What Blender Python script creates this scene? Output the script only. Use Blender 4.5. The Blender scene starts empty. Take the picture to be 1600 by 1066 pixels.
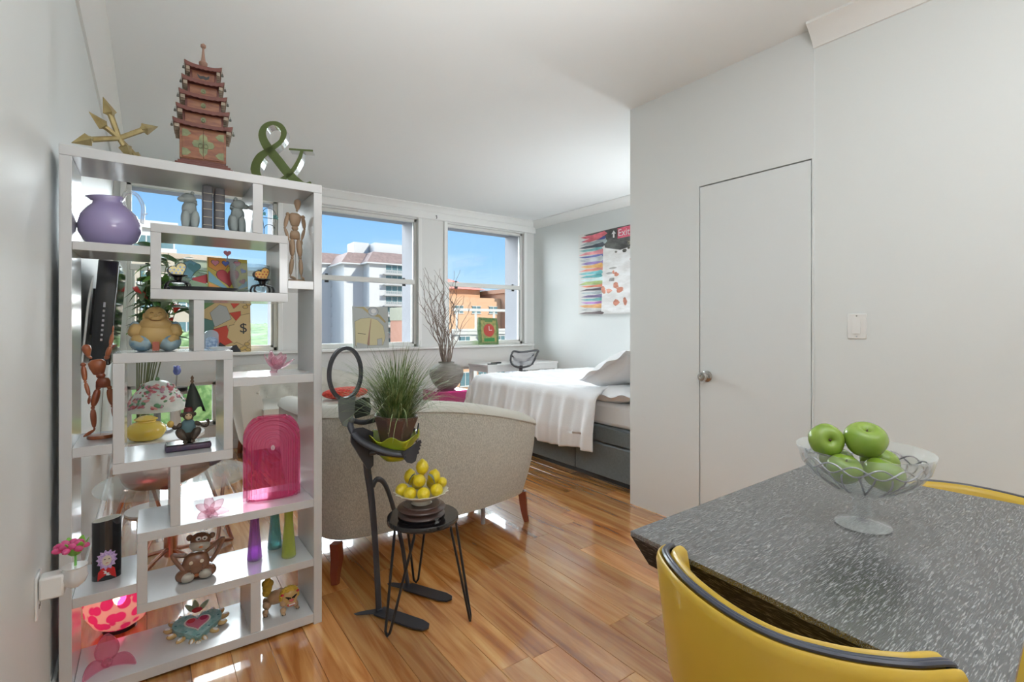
import bpy, math, random
from mathutils import Vector as V, Matrix, Euler, noise as mnoise
sc = bpy.context.scene
PI = math.pi
rnd = random.Random(7)
R_ = math.radians
# ---------------------------------------------------------------- camera, sky, light, exposure
cd = bpy.data.cameras.new('camera'); cam = bpy.data.objects.new('camera', cd); sc.collection.objects.link(cam)
cam.location = (0, 0, 1.22); cam.rotation_euler = (R_(90), 0, -R_(36.2))
cd.sensor_width = 36; cd.lens = 775 / 1600 * 36; cd.shift_y = -(533 - 507) / 1600; cd.clip_start = .02; cd.clip_end = 3000
sc.camera = cam
sc.view_settings.view_transform = 'Standard'; sc.view_settings.look = 'None'
sc.view_settings.exposure = .3; sc.view_settings.gamma = 1; sc.view_settings.use_curve_mapping = False
try:
    sc.cycles.max_bounces = 10; sc.cycles.diffuse_bounces = 5; sc.cycles.glossy_bounces = 5
    sc.cycles.transmission_bounces = 8; sc.cycles.transparent_max_bounces = 24
    sc.cycles.caustics_reflective = False; sc.cycles.caustics_refractive = False
    sc.cycles.sample_clamp_indirect = 6
except Exception: pass

w = bpy.data.worlds.new('sky'); sc.world = w; w.use_nodes = True
nt = w.node_tree; nt.nodes.clear()
o = nt.nodes.new('ShaderNodeOutputWorld'); bg = nt.nodes.new('ShaderNodeBackground')
tc = nt.nodes.new('ShaderNodeTexCoord'); sp = nt.nodes.new('ShaderNodeSeparateXYZ'); cr = nt.nodes.new('ShaderNodeValToRGB')
nt.links.new(tc.outputs['Generated'], sp.inputs[0]); nt.links.new(sp.outputs[2], cr.inputs[0])
e = cr.color_ramp.elements
e[0].position = 0; e[0].color = (.68, .84, .93, 1); e[1].position = .9; e[1].color = (.08, .26, .72, 1)
k = e.new(.12); k.color = (.34, .61, .92, 1); k = e.new(.3); k.color = (.16, .42, .87, 1)
mp = nt.nodes.new('ShaderNodeMapping'); mp.inputs['Scale'].default_value = (2.2, 2.2, 9)
nz = nt.nodes.new('ShaderNodeTexNoise'); nz.inputs['Scale'].default_value = 1.6; nz.inputs['Detail'].default_value = 7
nt.links.new(tc.outputs['Generated'], mp.inputs[0]); nt.links.new(mp.outputs[0], nz.inputs[0])
c2 = nt.nodes.new('ShaderNodeValToRGB'); c2.color_ramp.elements[0].position = .55; c2.color_ramp.elements[1].position = .78
c2.color_ramp.elements[1].color = (.6, .6, .6, 1)
nt.links.new(nz.outputs[0], c2.inputs[0])
mx = nt.nodes.new('ShaderNodeMix'); mx.data_type = 'RGBA'; nt.links.new(c2.outputs[0], mx.inputs[0])
nt.links.new(cr.outputs[0], mx.inputs[6]); mx.inputs[7].default_value = (.8, .88, .95, 1)
nt.links.new(mx.outputs[2], bg.inputs[0]); bg.inputs[1].default_value = 1.0; nt.links.new(bg.outputs[0], o.inputs[0])

def light(name, kind, energy, loc=(0, 0, 0), direction=None, color=(1, 1, 1), size=1, size_y=None, angle=None, radius=None):
    l = bpy.data.lights.new(name, kind); l.energy = energy; l.color = color
    if kind == 'AREA':
        l.size = size
        if size_y: l.shape = 'RECTANGLE'; l.size_y = size_y
    if angle is not None: l.angle = angle
    if radius is not None: l.shadow_soft_size = radius
    ob = bpy.data.objects.new(name, l); sc.collection.objects.link(ob); ob.location = loc
    if direction: ob.rotation_euler = V(direction).to_track_quat('-Z', 'Y').to_euler()
    return ob
light('sun', 'SUN', 5.0, direction=(-.42, .72, -.62), color=(1, .96, .88), angle=R_(.6))
light('skylight', 'SUN', 25, direction=(.05, -1, -.2), color=(.92, .97, 1), angle=R_(115))
light('fill_behind_camera', 'AREA', 9, loc=(1.4, -1.6, 2.62), direction=(0, .1, -1), color=(.97, .98, 1), size=1.4, size_y=1.4)  # added fill light out of view behind the camera, no actual fixture
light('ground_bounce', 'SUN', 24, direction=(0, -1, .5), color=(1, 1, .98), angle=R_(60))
sl = light('ceiling_fill_spot', 'SPOT', 340, loc=(.6, -.6, 1.5), direction=(.2, 2.0, 2.1), color=(.94, .98, 1), radius=.3); sl.data.spot_size = R_(72); sl.data.spot_blend = 1  # added unseen spot, brightens the room off the ceiling
light('ceiling_fill_area', 'AREA', 26, loc=(.9, -1.0, 1.7), direction=(0, .45, 1), color=(.95, .98, 1), size=1.0)  # added unseen area fill, pointed up from behind the camera
light('fill_behind_closet', 'AREA', 22, loc=(4.33, 2.5, 1.5), direction=(-.6, .8, -.05), color=(.95, .98, 1), size=.5)  # added fill hidden behind the closet block, brightens the far end

# ---------------------------------------------------------------- materials
def nodes(name):
    m = bpy.data.materials.new(name); m.use_nodes = True
    return m, m.node_tree, m.node_tree.nodes['Principled BSDF']
MATS = {}
def mat(name, col, rough=.5, metal=0, coat=0, bump=0, bscale=200, var=0, vscale=20, col2=None, emit=0, ecol=None, spec=.5, stretch=(1, 1, 1), sheen=0, detail=3, sss=0):
    if name in MATS: return MATS[name]
    m, t, b = nodes(name)
    b.inputs['Base Color'].default_value = (*col, 1); b.inputs['Roughness'].default_value = rough; b.inputs['Metallic'].default_value = metal
    b.inputs['Coat Weight'].default_value = coat; b.inputs['Coat Roughness'].default_value = .08; b.inputs['Specular IOR Level'].default_value = spec
    if sheen: b.inputs['Sheen Weight'].default_value = sheen
    if emit: b.inputs['Emission Color'].default_value = (*(ecol or col), 1); b.inputs['Emission Strength'].default_value = emit
    if bump or var:
        tc = t.nodes.new('ShaderNodeTexCoord'); mp = t.nodes.new('ShaderNodeMapping'); mp.inputs['Scale'].default_value = stretch
        t.links.new(tc.outputs['Object'], mp.inputs[0])
    if var:
        n = t.nodes.new('ShaderNodeTexNoise'); n.inputs['Scale'].default_value = vscale; n.inputs['Detail'].default_value = detail
        r = t.nodes.new('ShaderNodeValToRGB'); r.color_ramp.elements[0].position = .5 - .25 / max(var, .01) * .5 if var < 1 else .42
        r.color_ramp.elements[1].position = 1 - r.color_ramp.elements[0].position
        r.color_ramp.elements[0].color = (*col, 1)
        c = col2 or tuple(x * (1 - .35 * min(var, 1)) for x in col); r.color_ramp.elements[1].color = (*c, 1)
        t.links.new(mp.outputs[0], n.inputs[0]); t.links.new(n.outputs[0], r.inputs[0]); t.links.new(r.outputs[0], b.inputs['Base Color'])
    if bump:
        n2 = t.nodes.new('ShaderNodeTexNoise'); n2.inputs['Scale'].default_value = bscale; n2.inputs['Detail'].default_value = 3
        bp = t.nodes.new('ShaderNodeBump'); bp.inputs['Strength'].default_value = bump; bp.inputs['Distance'].default_value = .01
        t.links.new(mp.outputs[0], n2.inputs[0]); t.links.new(n2.outputs[0], bp.inputs['Height']); t.links.new(bp.outputs[0], b.inputs['Normal'])
    MATS[name] = m; return m
def glass(name, col, body=.12, rough=.02, bodycol=None):
    """thin glass: tinted see-through, glossy by angle, a little body colour"""
    if name in MATS: return MATS[name]
    m, t, b = nodes(name)
    b.inputs['Base Color'].default_value = (*(bodycol or col), 1); b.inputs['Roughness'].default_value = rough + .03; b.inputs['Coat Weight'].default_value = .6
    tr = t.nodes.new('ShaderNodeBsdfTransparent'); tr.inputs[0].default_value = (*col, 1)
    fr = t.nodes.new('ShaderNodeLayerWeight'); fr.inputs[0].default_value = .25
    ma = t.nodes.new('ShaderNodeMath'); ma.operation = 'MULTIPLY_ADD'; ma.inputs[1].default_value = .75 if body > .03 else .62; ma.inputs[2].default_value = body; ma.use_clamp = True
    t.links.new(fr.outputs['Facing'], ma.inputs[0])
    ms = t.nodes.new('ShaderNodeMixShader'); t.links.new(ma.outputs[0], ms.inputs[0]); t.links.new(tr.outputs[0], ms.inputs[1]); t.links.new(b.outputs[0], ms.inputs[2])
    t.links.new(ms.outputs[0], t.nodes['Material Output'].inputs[0]); MATS[name] = m; return m
def pane_mat():
    m, t, b = nodes('window_glass')
    tr = t.nodes.new('ShaderNodeBsdfTransparent'); tr.inputs[0].default_value = (.97, .985, .98, 1)
    gl = t.nodes.new('ShaderNodeBsdfGlossy'); gl.inputs['Roughness'].default_value = .0
    fr = t.nodes.new('ShaderNodeFresnel'); fr.inputs[0].default_value = 1.35
    ms = t.nodes.new('ShaderNodeMixShader'); t.links.new(fr.outputs[0], ms.inputs[0]); t.links.new(tr.outputs[0], ms.inputs[1]); t.links.new(gl.outputs[0], ms.inputs[2])
    t.links.new(ms.outputs[0], t.nodes['Material Output'].inputs[0]); return m
def floor_mat():
    m, t, b = nodes('laminate'); L = t.links
    g = t.nodes.new('ShaderNodeNewGeometry'); oi = t.nodes.new('ShaderNodeObjectInfo')
    cmb = t.nodes.new('ShaderNodeCombineXYZ'); mm = t.nodes.new('ShaderNodeMath'); mm.operation = 'MULTIPLY'; mm.inputs[1].default_value = 37
    L.new(oi.outputs['Random'], mm.inputs[0]); L.new(mm.outputs[0], cmb.inputs[0]); L.new(mm.outputs[0], cmb.inputs[1])
    ad = t.nodes.new('ShaderNodeVectorMath'); ad.operation = 'ADD'; L.new(g.outputs['Position'], ad.inputs[0]); L.new(cmb.outputs[0], ad.inputs[1])
    mp = t.nodes.new('ShaderNodeMapping'); mp.inputs['Scale'].default_value = (18, 1.3, 1); L.new(ad.outputs[0], mp.inputs[0])
    n = t.nodes.new('ShaderNodeTexNoise'); n.inputs['Scale'].default_value = 1; n.inputs['Detail'].default_value = 6; n.inputs['Distortion'].default_value = .9; n.inputs['Roughness'].default_value = .55
    L.new(mp.outputs[0], n.inputs[0])
    r = t.nodes.new('ShaderNodeValToRGB'); el = r.color_ramp.elements
    el[0].position = .27; el[0].color = (.24, .085, .035, 1); el[1].position = .80; el[1].color = (.80, .55, .30, 1)
    q = el.new(.40); q.color = (.44, .19, .08, 1); q = el.new(.54); q.color = (.60, .31, .14, 1); q = el.new(.66); q.color = (.70, .41, .19, 1)
    L.new(n.outputs[0], r.inputs[0])
    hs = t.nodes.new('ShaderNodeHueSaturation'); hs.inputs['Saturation'].default_value = 1.12
    mr = t.nodes.new('ShaderNodeMapRange'); mr.inputs[3].default_value = .68; mr.inputs[4].default_value = 1.28
    L.new(oi.outputs['Random'], mr.inputs[0]); L.new(mr.outputs[0], hs.inputs['Value']); L.new(r.outputs[0], hs.inputs['Color']); L.new(hs.outputs[0], b.inputs['Base Color'])
    b.inputs['Roughness'].default_value = .22; b.inputs['Coat Weight'].default_value = 1; b.inputs['Coat IOR'].default_value = 1.75; b.inputs['Coat Roughness'].default_value = .045
    return m
def table_mat(name, along_x):
    m, t, b = nodes(name); L = t.links
    g = t.nodes.new('ShaderNodeNewGeometry'); mp = t.nodes.new('ShaderNodeMapping'); L.new(g.outputs['Position'], mp.inputs[0])
    mp.inputs['Scale'].default_value = (60, 640, 640) if along_x else (420, 34, 760)
    n = t.nodes.new('ShaderNodeTexNoise'); n.inputs['Scale'].default_value = 1; n.inputs['Detail'].default_value = 1.5; L.new(mp.outputs[0], n.inputs[0])
    r = t.nodes.new('ShaderNodeValToRGB'); el = r.color_ramp.elements
    el[0].position = .50 if along_x else .56; el[0].color = (.050, .052, .055, 1) if along_x else (.010, .009, .009, 1); el[1].position = .70 if along_x else .66; el[1].color = (.30, .305, .305, 1) if along_x else (.20, .185, .165, 1)
    L.new(n.outputs[0], r.inputs[0]); L.new(r.outputs[0], b.inputs['Base Color'])
    b.inputs['Roughness'].default_value = .27; b.inputs['IOR'].default_value = 2.4 if along_x else 1.4
    if not along_x: b.inputs['Roughness'].default_value = .6
    bp = t.nodes.new('ShaderNodeBump'); bp.inputs['Strength'].default_value = .25; bp.inputs['Distance'].default_value = .002
    L.new(n.outputs[0], bp.inputs['Height']); L.new(bp.outputs[0], b.inputs['Normal']); return m

WALL = mat('wall_paint', (.76, .785, .775), .5, bump=.02, bscale=60)
WALL2 = mat('partition_paint', (.76, .78, .775), .35)
CEIL = mat('ceiling_paint', (.90, .92, .92), .7)
TRIM = mat('trim_paint', (.86, .86, .84), .35)
SHELFW = mat('white_laminate', (.60, .60, .60), .16, coat=.3)
STEEL = mat('steel', (.55, .54, .52), .22, metal=1)
BLACK = mat('black', (.012, .012, .014), .3)
BLACKG = mat('black_gloss', (.010, .010, .012), .12, coat=.6)
WHITE = mat('white_plastic', (.82, .82, .80), .3)
CLEAR = glass('clear_glass', (.95, .97, .97), .04)
PANE = pane_mat()

# ---------------------------------------------------------------- mesh building
class G:
    def __init__(s): s.v = []; s.f = []; s.m = []
    def add(s, vs, fs, mi=0):
        n = len(s.v); s.v += [tuple(p) for p in vs]; s.f += [tuple(i + n for i in f) for f in fs]; s.m += [mi] * len(fs); return s
    def box(s, a, b, mi=0, M=None):
        (x0, y0, z0), (x1, y1, z1) = a, b
        vs = [V(p) for p in ((x0, y0, z0), (x1, y0, z0), (x1, y1, z0), (x0, y1, z0), (x0, y0, z1), (x1, y0, z1), (x1, y1, z1), (x0, y1, z1))]
        if M: vs = [M @ p for p in vs]
        return s.add(vs, [(0, 3, 2, 1), (4, 5, 6, 7), (0, 1, 5, 4), (1, 2, 6, 5), (2, 3, 7, 6), (3, 0, 4, 7)], mi)
    def lathe(s, prof, n=28, c=(0, 0, 0), sx=1, sy=1, mi=0, M=None, wave=None, cap=True):
        vs = []; fs = []; L = len(prof)
        for i, (r, z) in enumerate(prof):
            for k in range(n):
                a = 2 * PI * k / n; q = wave(a, i / (L - 1), r) if wave else r
                p = V((c[0] + sx * q * math.cos(a), c[1] + sy * q * math.sin(a), c[2] + z)); vs.append(M @ p if M else p)
        for i in range(L - 1):
            for k in range(n):
                a = i * n + k; b = i * n + (k + 1) % n; fs.append((a, b, b + n, a + n))
        if cap:
            if prof[0][0] > 1e-5: fs.append(tuple(range(n - 1, -1, -1)))
            if prof[-1][0] > 1e-5: fs.append(tuple((L - 1) * n + k for k in range(n)))
        return s.add(vs, fs, mi)
    def ell(s, c, r, mi=0, n=18, M=None):
        if isinstance(r, (int, float)): r = (r, r, r)
        m = max(6, n // 2); prof = [(max(math.sin(PI * i / m), 1e-4), -math.cos(PI * i / m)) for i in range(m + 1)]
        T = Matrix.Translation(V(c)) @ (M or Matrix.Identity(4)) @ Matrix.Diagonal((r[0], r[1], r[2], 1))
        return s.lathe(prof, n, M=T, mi=mi, cap=False)
    def tube(s, pts, r, n=8, closed=False, mi=0, flat=1.0):
        pts = [V(p) for p in pts]; N = len(pts); rr = r if isinstance(r, (list, tuple)) else [r] * N
        vs = []; fs = []; up = None
        for i, p in enumerate(pts):
            a = pts[(i - 1) % N] if closed or i else p; b = pts[(i + 1) % N] if closed or i < N - 1 else p
            t = (b - a).normalized() if (b - a).length > 1e-9 else V((0, 0, 1))
            if up is None:
                up = V((0, 0, 1)) if abs(t.z) < .9 else V((1, 0, 0))
            u = (up - t * up.dot(t)); u = u.normalized() if u.length > 1e-6 else t.orthogonal().normalized()
            w_ = t.cross(u); up = u
            for k in range(n):
                an = 2 * PI * k / n; vs.append(p + (u * math.cos(an) + w_ * math.sin(an) * flat) * rr[i])
        for i in range(N if closed else N - 1):
            j = (i + 1) % N
            for k in range(n): fs.append((i * n + k, i * n + (k + 1) % n, j * n + (k + 1) % n, j * n + k))
        if not closed: fs += [tuple(range(n - 1, -1, -1)), tuple((N - 1) * n + k for k in range(n))]
        return s.add(vs, fs, mi)
    def limb(s, a, b, r0, r1, mid=None, n=12, mi=0, k=8):
        """rounded spindle from a to b"""
        a, b = V(a), V(b); d = b - a; L = d.length; mid = mid or max(r0, r1) * 1.15
        prof = []
        for i in range(k + 1):
            t = i / k; base = r0 * (1 - t) + r1 * t; bul = base + (mid - (r0 + r1) / 2) * math.sin(PI * t) ** 1.0
            e_ = math.sqrt(max(0, 1 - abs(2 * t - 1) ** 5)); prof.append((max(bul * max(e_, .05), 1e-4), t * L))
        return s.lathe(prof, n, M=Matrix.Translation(a) @ d.to_track_quat('Z', 'Y').to_matrix().to_4x4(), mi=mi)
    def prism(s, poly, O=(0, 0, 0), U=(1, 0, 0), W=(0, 0, 1), t=.01, mi=0, mi_side=None):
        O, U, W = V(O), V(U).normalized(), V(W).normalized(); N = U.cross(W)   # towards the viewer when U is right and W up
        n = len(poly); f = [O + U * x + W * y + N * t for x, y in poly]; b = [O + U * x + W * y for x, y in poly]
        area = sum(poly[i][0] * poly[(i + 1) % n][1] - poly[(i + 1) % n][0] * poly[i][1] for i in range(n))
        fr = tuple(range(n)) if area > 0 else tuple(range(n - 1, -1, -1))
        s.add(f + b, [fr, tuple(n + i for i in reversed(fr))], mi)
        sd = [(i, i + n, (i + 1) % n + n, (i + 1) % n) if area > 0 else (i, (i + 1) % n, (i + 1) % n + n, i + n) for i in range(n)]
        return s.add(f + b, sd, mi if mi_side is None else mi_side)
    def grid(s, F, nu, nv, mi=0, closeu=False):
        vs = [F(i / nu, j / nv) for i in range(nu if closeu else nu + 1) for j in range(nv + 1)]; fs = []
        for i in range(nu):
            i2 = (i + 1) % nu if closeu else i + 1
            for j in range(nv): fs.append((i * (nv + 1) + j, i2 * (nv + 1) + j, i2 * (nv + 1) + j + 1, i * (nv + 1) + j + 1))
        return s.add(vs, fs, mi)
def col_obj(name, data, parent=None, loc=(0, 0, 0), rot=(0, 0, 0), scale=None):
    ob = bpy.data.objects.new(name, data); sc.collection.objects.link(ob)
    if parent: ob.parent = parent
    ob.location = loc; ob.rotation_euler = rot
    if scale: ob.scale = scale
    return ob
def obj(name, g, ms, parent=None, loc=(0, 0, 0), rot=(0, 0, 0), bevel=0, sharp=38, smooth=True, solid=0, label=None):
    me = bpy.data.meshes.new(name); me.from_pydata(g.v, [], g.f)
    ms = ms if isinstance(ms, (list, tuple)) else [ms]
    for m in ms: me.materials.append(m)
    me.polygons.foreach_set('material_index', g.m)
    if smooth: me.shade_smooth(); me.set_sharp_from_angle(angle=R_(sharp))
    me.update(); ob = col_obj(name, me, parent, loc, rot)
    if solid: md = ob.modifiers.new('solid', 'SOLIDIFY'); md.thickness = solid; md.offset = 0
    if bevel: md = ob.modifiers.new('bevel', 'BEVEL'); md.width = bevel; md.segments = 2; md.limit_method = 'ANGLE'
    if label: ob['label'] = label
    return ob
def tag(ob, label, cat, group=None, kind=None):
    ob['label'] = label; ob['category'] = cat
    if group: ob['group'] = group
    if kind: ob['kind'] = kind
    return ob
def thing(name, label, cat, loc=(0, 0, 0), rz=0, group=None, rot=None):
    ob = bpy.data.objects.new(name, None); sc.collection.objects.link(ob); ob.location = loc
    ob.rotation_euler = rot or (0, 0, rz); ob.empty_display_size = .05
    return tag(ob, label, cat, group)
def struct(name, g, ms, parent=None, label=None, **k):
    ob = obj(name, g, ms, parent, **k)
    if parent is None: ob['kind'] = 'structure'; tag(ob, label or name, 'structure')
    return ob
def bx(a, b): return G().box(a, b)
def heart(s, n=24, oy=0):
    return [(s * .03125 * 16 * math.sin(t) ** 3 * 1, s * .03125 * (13 * math.cos(t) - 5 * math.cos(2 * t) - 2 * math.cos(3 * t) - math.cos(4 * t)) + oy) for t in [2 * PI * i / n for i in range(n)]]
def circ(r, n=20, c=(0, 0), sx=1, sy=1): return [(c[0] + sx * r * math.cos(2 * PI * i / n), c[1] + sy * r * math.sin(2 * PI * i / n)) for i in range(n)]
def lerp(a, b, t): return a + (b - a) * t
def cat_rom(P, n=8, closed=False):
    P = [V(p) for p in P]; out = []; N = len(P)
    for i in range(N if closed else N - 1):
        p0 = P[i - 1] if (closed or i) else P[0]; p1 = P[i]; p2 = P[(i + 1) % N]; p3 = P[(i + 2) % N] if (closed or i + 2 < N) else P[-1]
        for k in range(n):
            t = k / n; out.append(.5 * ((2 * p1) + (p2 - p0) * t + (2 * p0 - 5 * p1 + 4 * p2 - p3) * t * t + (3 * p1 - p0 - 3 * p2 + p3) * t ** 3))
    if not closed: out.append(P[-1])
    return out
def dup(root, loc, rz=None, label=None, scale=None):
    r = root.copy(); sc.collection.objects.link(r); r.location = loc
    if rz is not None: r.rotation_euler = (0, 0, rz)
    if label: r['label'] = label
    if scale: r.scale = scale
    for ch in list(root.children):
        c = ch.copy(); sc.collection.objects.link(c); c.parent = r
        for gch in ch.children:
            d = gch.copy(); sc.collection.objects.link(d); d.parent = c
    return r

# ================================================================ THE ROOM
HC = 2.68; XL = -.25; XR = 4.45; YB = 5.55; YF = -2.6; XP = 2.65
# floor: sub-floor slab and laminate planks laid along the depth of the room
fl = struct('floor', bx((XL - .1, YF - .1, -.2), (XR + .1, YB + .1, -.0102)), mat('subfloor', (.05, .03, .02), .8), label='glossy brown laminate floor of long planks')
FM = floor_mat(); PW = .126; pm = {}
def plank_mesh(L):
    key = round(L, 2)
    if key not in pm:
        g = G(); b = .0012; x0, x1, y0, y1 = .0004, PW - .0004, .0004, key - .0004
        vs = [(x0, y0, -.010), (x1, y0, -.010), (x1, y1, -.010), (x0, y1, -.010), (x0, y0, -b), (x1, y0, -b), (x1, y1, -b), (x0, y1, -b), (x0 + b, y0 + b, 0), (x1 - b, y0 + b, 0), (x1 - b, y1 - b, 0), (x0 + b, y1 - b, 0)]
        g.add(vs, [(0, 1, 5, 4), (1, 2, 6, 5), (2, 3, 7, 6), (3, 0, 4, 7), (4, 5, 9, 8), (5, 6, 10, 9), (6, 7, 11, 10), (7, 4, 8, 11), (8, 9, 10, 11)])
        me = bpy.data.meshes.new('plank'); me.from_pydata(g.v, [], g.f); me.materials.append(FM); pm[key] = me
    return pm[key]
x = XL - .001; ci = 0
x = 1.757 - PW * 16
while x < XR:
    y = (-.95 if x < XP else 1.9) - rnd.random() * .8
    while y < YB:
        L = 1.22 if y + 1.22 < YB else YB - y
        if L > .05: col_obj('plank', plank_mesh(L), fl, (x, y, 0))
        y += 1.22
    x += PW
pf = obj('plank_field', bx((XL, YF, -.010), (XP, -.9, -.0012)), FM, fl); pf['kind'] = 'stuff'

struct('ceiling', bx((XL - .1, YF - .1, HC), (XR + .1, YB + .3, HC + .15)), CEIL, label='smooth white ceiling')
struct('wall_left', bx((XL - .12, YF, 0), (XL, YB + .2, HC)), WALL, label='pale grey green left wall')
struct('wall_right', bx((XR, 2.0, 0), (XR + .12, YB + .2, HC)), WALL, label='pale wall beside the bed, with the painting')
struct('wall_near', bx((XL - .1, YF - .12, 0), (XP + .2, YF, HC)), WALL, label='wall behind the viewer')
struct('wall_partition', bx((XP, YF, 0), (XP + .12, 1.095, HC)), WALL, label='grey white wall with the light switch')
# closet block with a flush door
DY0, DY1, DZ = 1.108, 1.727, 2.035
g = G(); g.box((XP - .006, DY1, 0), (XP + .05, 2.25, HC)); g.box((XP - .006, 1.095, DZ + .006), (XP + .05, DY1, HC)); g.box((XP - .006, 1.095, 0), (XP + .05, DY0 - .005, DZ + .006)); g.box((XP + .05, 1.095, 0), (XR + .02, 2.25, HC))
struct('wall_closet', g, WALL2, label='white closet block with a flush door', smooth=False)
g = G(); g.box((XP + .0475, DY0 - .006, 0), (XP + .0495, DY1 + .006, DZ + .006))
dd = struct('door_1', bx((XP - .003, DY0, .012), (XP + .03, DY1 - .005, DZ)), mat('door_paint', (.76, .785, .785), .3), label='flush white closet door with a round steel knob', bevel=.002)
obj('door_gap', g, BLACK, dd)
k = obj('door_knob', G().lathe([(.033, 0), (.033, .006), (.014, .012), (.013, .03), (.026, .038), (.029, .052), (.024, .062), (.010, .064), (.009, .058), (.001, .058)], 24), STEEL, dd, (XP - .003, 1.675, .915), (0, -PI / 2, 0)); k['label'] = 'round brushed steel knob'
# back wall with window openings
UP = [(-.16, 1.07), (1.42, 2.64), (3.04, 4.262)]; Z0, Z1 = .95, 2.50; LZ0, LZ1 = .25, .67
LOW = [(-.16, .53), (3.04, 4.4)]
g = G(); yb0, yb1 = YB, YB + .10
g.box((XL - .1, yb0, Z1), (XR + .1, yb1, HC)); g.box((XL - .1, yb0, LZ1), (XR + .1, yb1, Z0)); g.box((XL - .1, yb0, 0), (XR + .1, yb1, LZ0))
ed = [XL - .1] + [q for p in UP for q in p] + [XR + .1]
for i in range(0, len(ed), 2): g.box((ed[i], yb0, Z0), (ed[i + 1], yb1, Z1))
ed = [XL - .1] + [q for p in LOW for q in p] + [XR + .1]
for i in range(0, len(ed), 2): g.box((ed[i], yb0, LZ0), (ed[i + 1], yb1, LZ1))
struct('wall_back', g, mat('back_wall_paint', (.78, .78, .76), .45), label='window wall at the far end of the room')
# outside piers seen through the panes
EXT = mat('lavender_stucco', (.27, .27, .29), .8, bump=.2, bscale=30)
g = G(); ed = [XL - 1.0] + [q for p in UP for q in p] + [XR + 1.5]
for i in range(0, len(ed), 2): g.box((ed[i] - (.02 if i else 0), yb1 + .001, -25.19), (ed[i + 1] + .0, YB + .42, 5))
struct('wall_outside_piers', g, EXT, label='lavender grey outside piers between the windows')
g = G(); g.box((XL - 1, yb1 + .001, LZ1), (XR + 1.5, YB + .2, Z0 - .03)); g.box((XL - 1, yb1 + .001, -3), (XR + 1.5, YB + .2, LZ0)); g.box((XL - 1, yb1 + .001, Z1), (XR + 1.5, YB + .42, 3.4))
struct('wall_outside_bands', g, EXT, label='lavender grey outside bands above and below the windows')
ALU = mat('window_frame_paint', (.80, .80, .77), .35)
LATCH = mat('latch_black', (.02, .02, .02), .4)
def window(n, x0, x1, z0, z1, sash=True):
    root = thing('window_%d' % n, ['', 'tall sash window behind the shelving unit, forest and canvas in it', 'tall sash window showing the white tower block', 'tall sash window nearest the painted wall, tiled roof in it', 'low fixed window behind the monkey figurine', 'low fixed window behind the desk'][n], 'window', (0, 0, 0)); root['kind'] = 'structure'
    y0, y1 = YB + .035, YB + .085; f = .035
    g = G(); g.box((x0, y0, z0), (x0 + f, y1, z1)); g.box((x1 - f, y0, z0), (x1, y1, z1)); g.box((x0, y0, z1 - f), (x1, y1, z1)); g.box((x0, y0, z0), (x1, y1, z0 + f))
    obj('window_frame', g, ALU, root, bevel=.004)
    zm = 1.735
    if sash:
        g = G(); g.box((x0 + f * .6, y0 - .008, zm - .028), (x1 - f * .6, y1 - .01, zm + .028)); obj('meeting_rail', g, ALU, root, bevel=.004)
        g = G(); s = .022
        g.box((x0 + f, y0 + .004, z0 + f), (x0 + f + s, y1 - .01, zm)); g.box((x1 - f - s, y0 + .004, z0 + f), (x1 - f, y1 - .01, zm)); g.box((x0 + f, y0 + .004, z0 + f), (x1 - f, y1 - .01, z0 + f + s))
        obj('sash', g, ALU, root)
        for q in (.12, .86):
            xx = lerp(x0, x1, q); obj('latch', G().box((xx - .02, y0 - .02, zm - .055), (xx + .02, y0 - .002, zm - .03)).box((xx - .015, y0 - .012, zm + .028), (xx + .015, y0, zm + .042)), LATCH, root)
        g = G().box((x1 - f - .006, y0 + .0, z0 + f), (x1 - f - .001, y0 + .003, zm - .03)).box((x1 - f - .006, y0 + .0, zm + .03), (x1 - f - .001, y0 + .003, z1 - f)); obj('gasket', g, LATCH, root)
        obj('pane', bx((x0 + f, y0 + .02, zm), (x1 - f, y0 + .024, z1 - f)), PANE, root); obj('pane', bx((x0 + f, y0 + .02, z0 + f), (x1 - f, y0 + .024, zm)), PANE, root)
    else:
        obj('pane', bx((x0 + f, y0 + .02, z0 + f), (x1 - f, y0 + .024, z1 - f)), PANE, root)
    return root
for i, (a, b) in enumerate(UP): window(i + 1, a, b, Z0, Z1)
for i, (a, b) in enumerate(LOW): window(i + 4, a, b, LZ0, LZ1, False)
struct('trim_window_sill', bx((XL, YB - .09, Z0 - .03), (XR - .06, YB + .04, Z0 - .001)), TRIM, label='long white window sill', bevel=.006)
g = G().box((XL, YB - .05, 2.515), (XR, YB - .001, 2.60)); struct('trim_head', g, TRIM, label='white casing above the windows', bevel=.008)
g = G()
for a, b in UP:
    for xx in (a - .045, b + .0): g.box((xx, YB - .022, Z0), (xx + .045, YB - .001, 2.515))
struct('trim_casing', g, TRIM, label='white upright casings beside the windows', bevel=.004)
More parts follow.
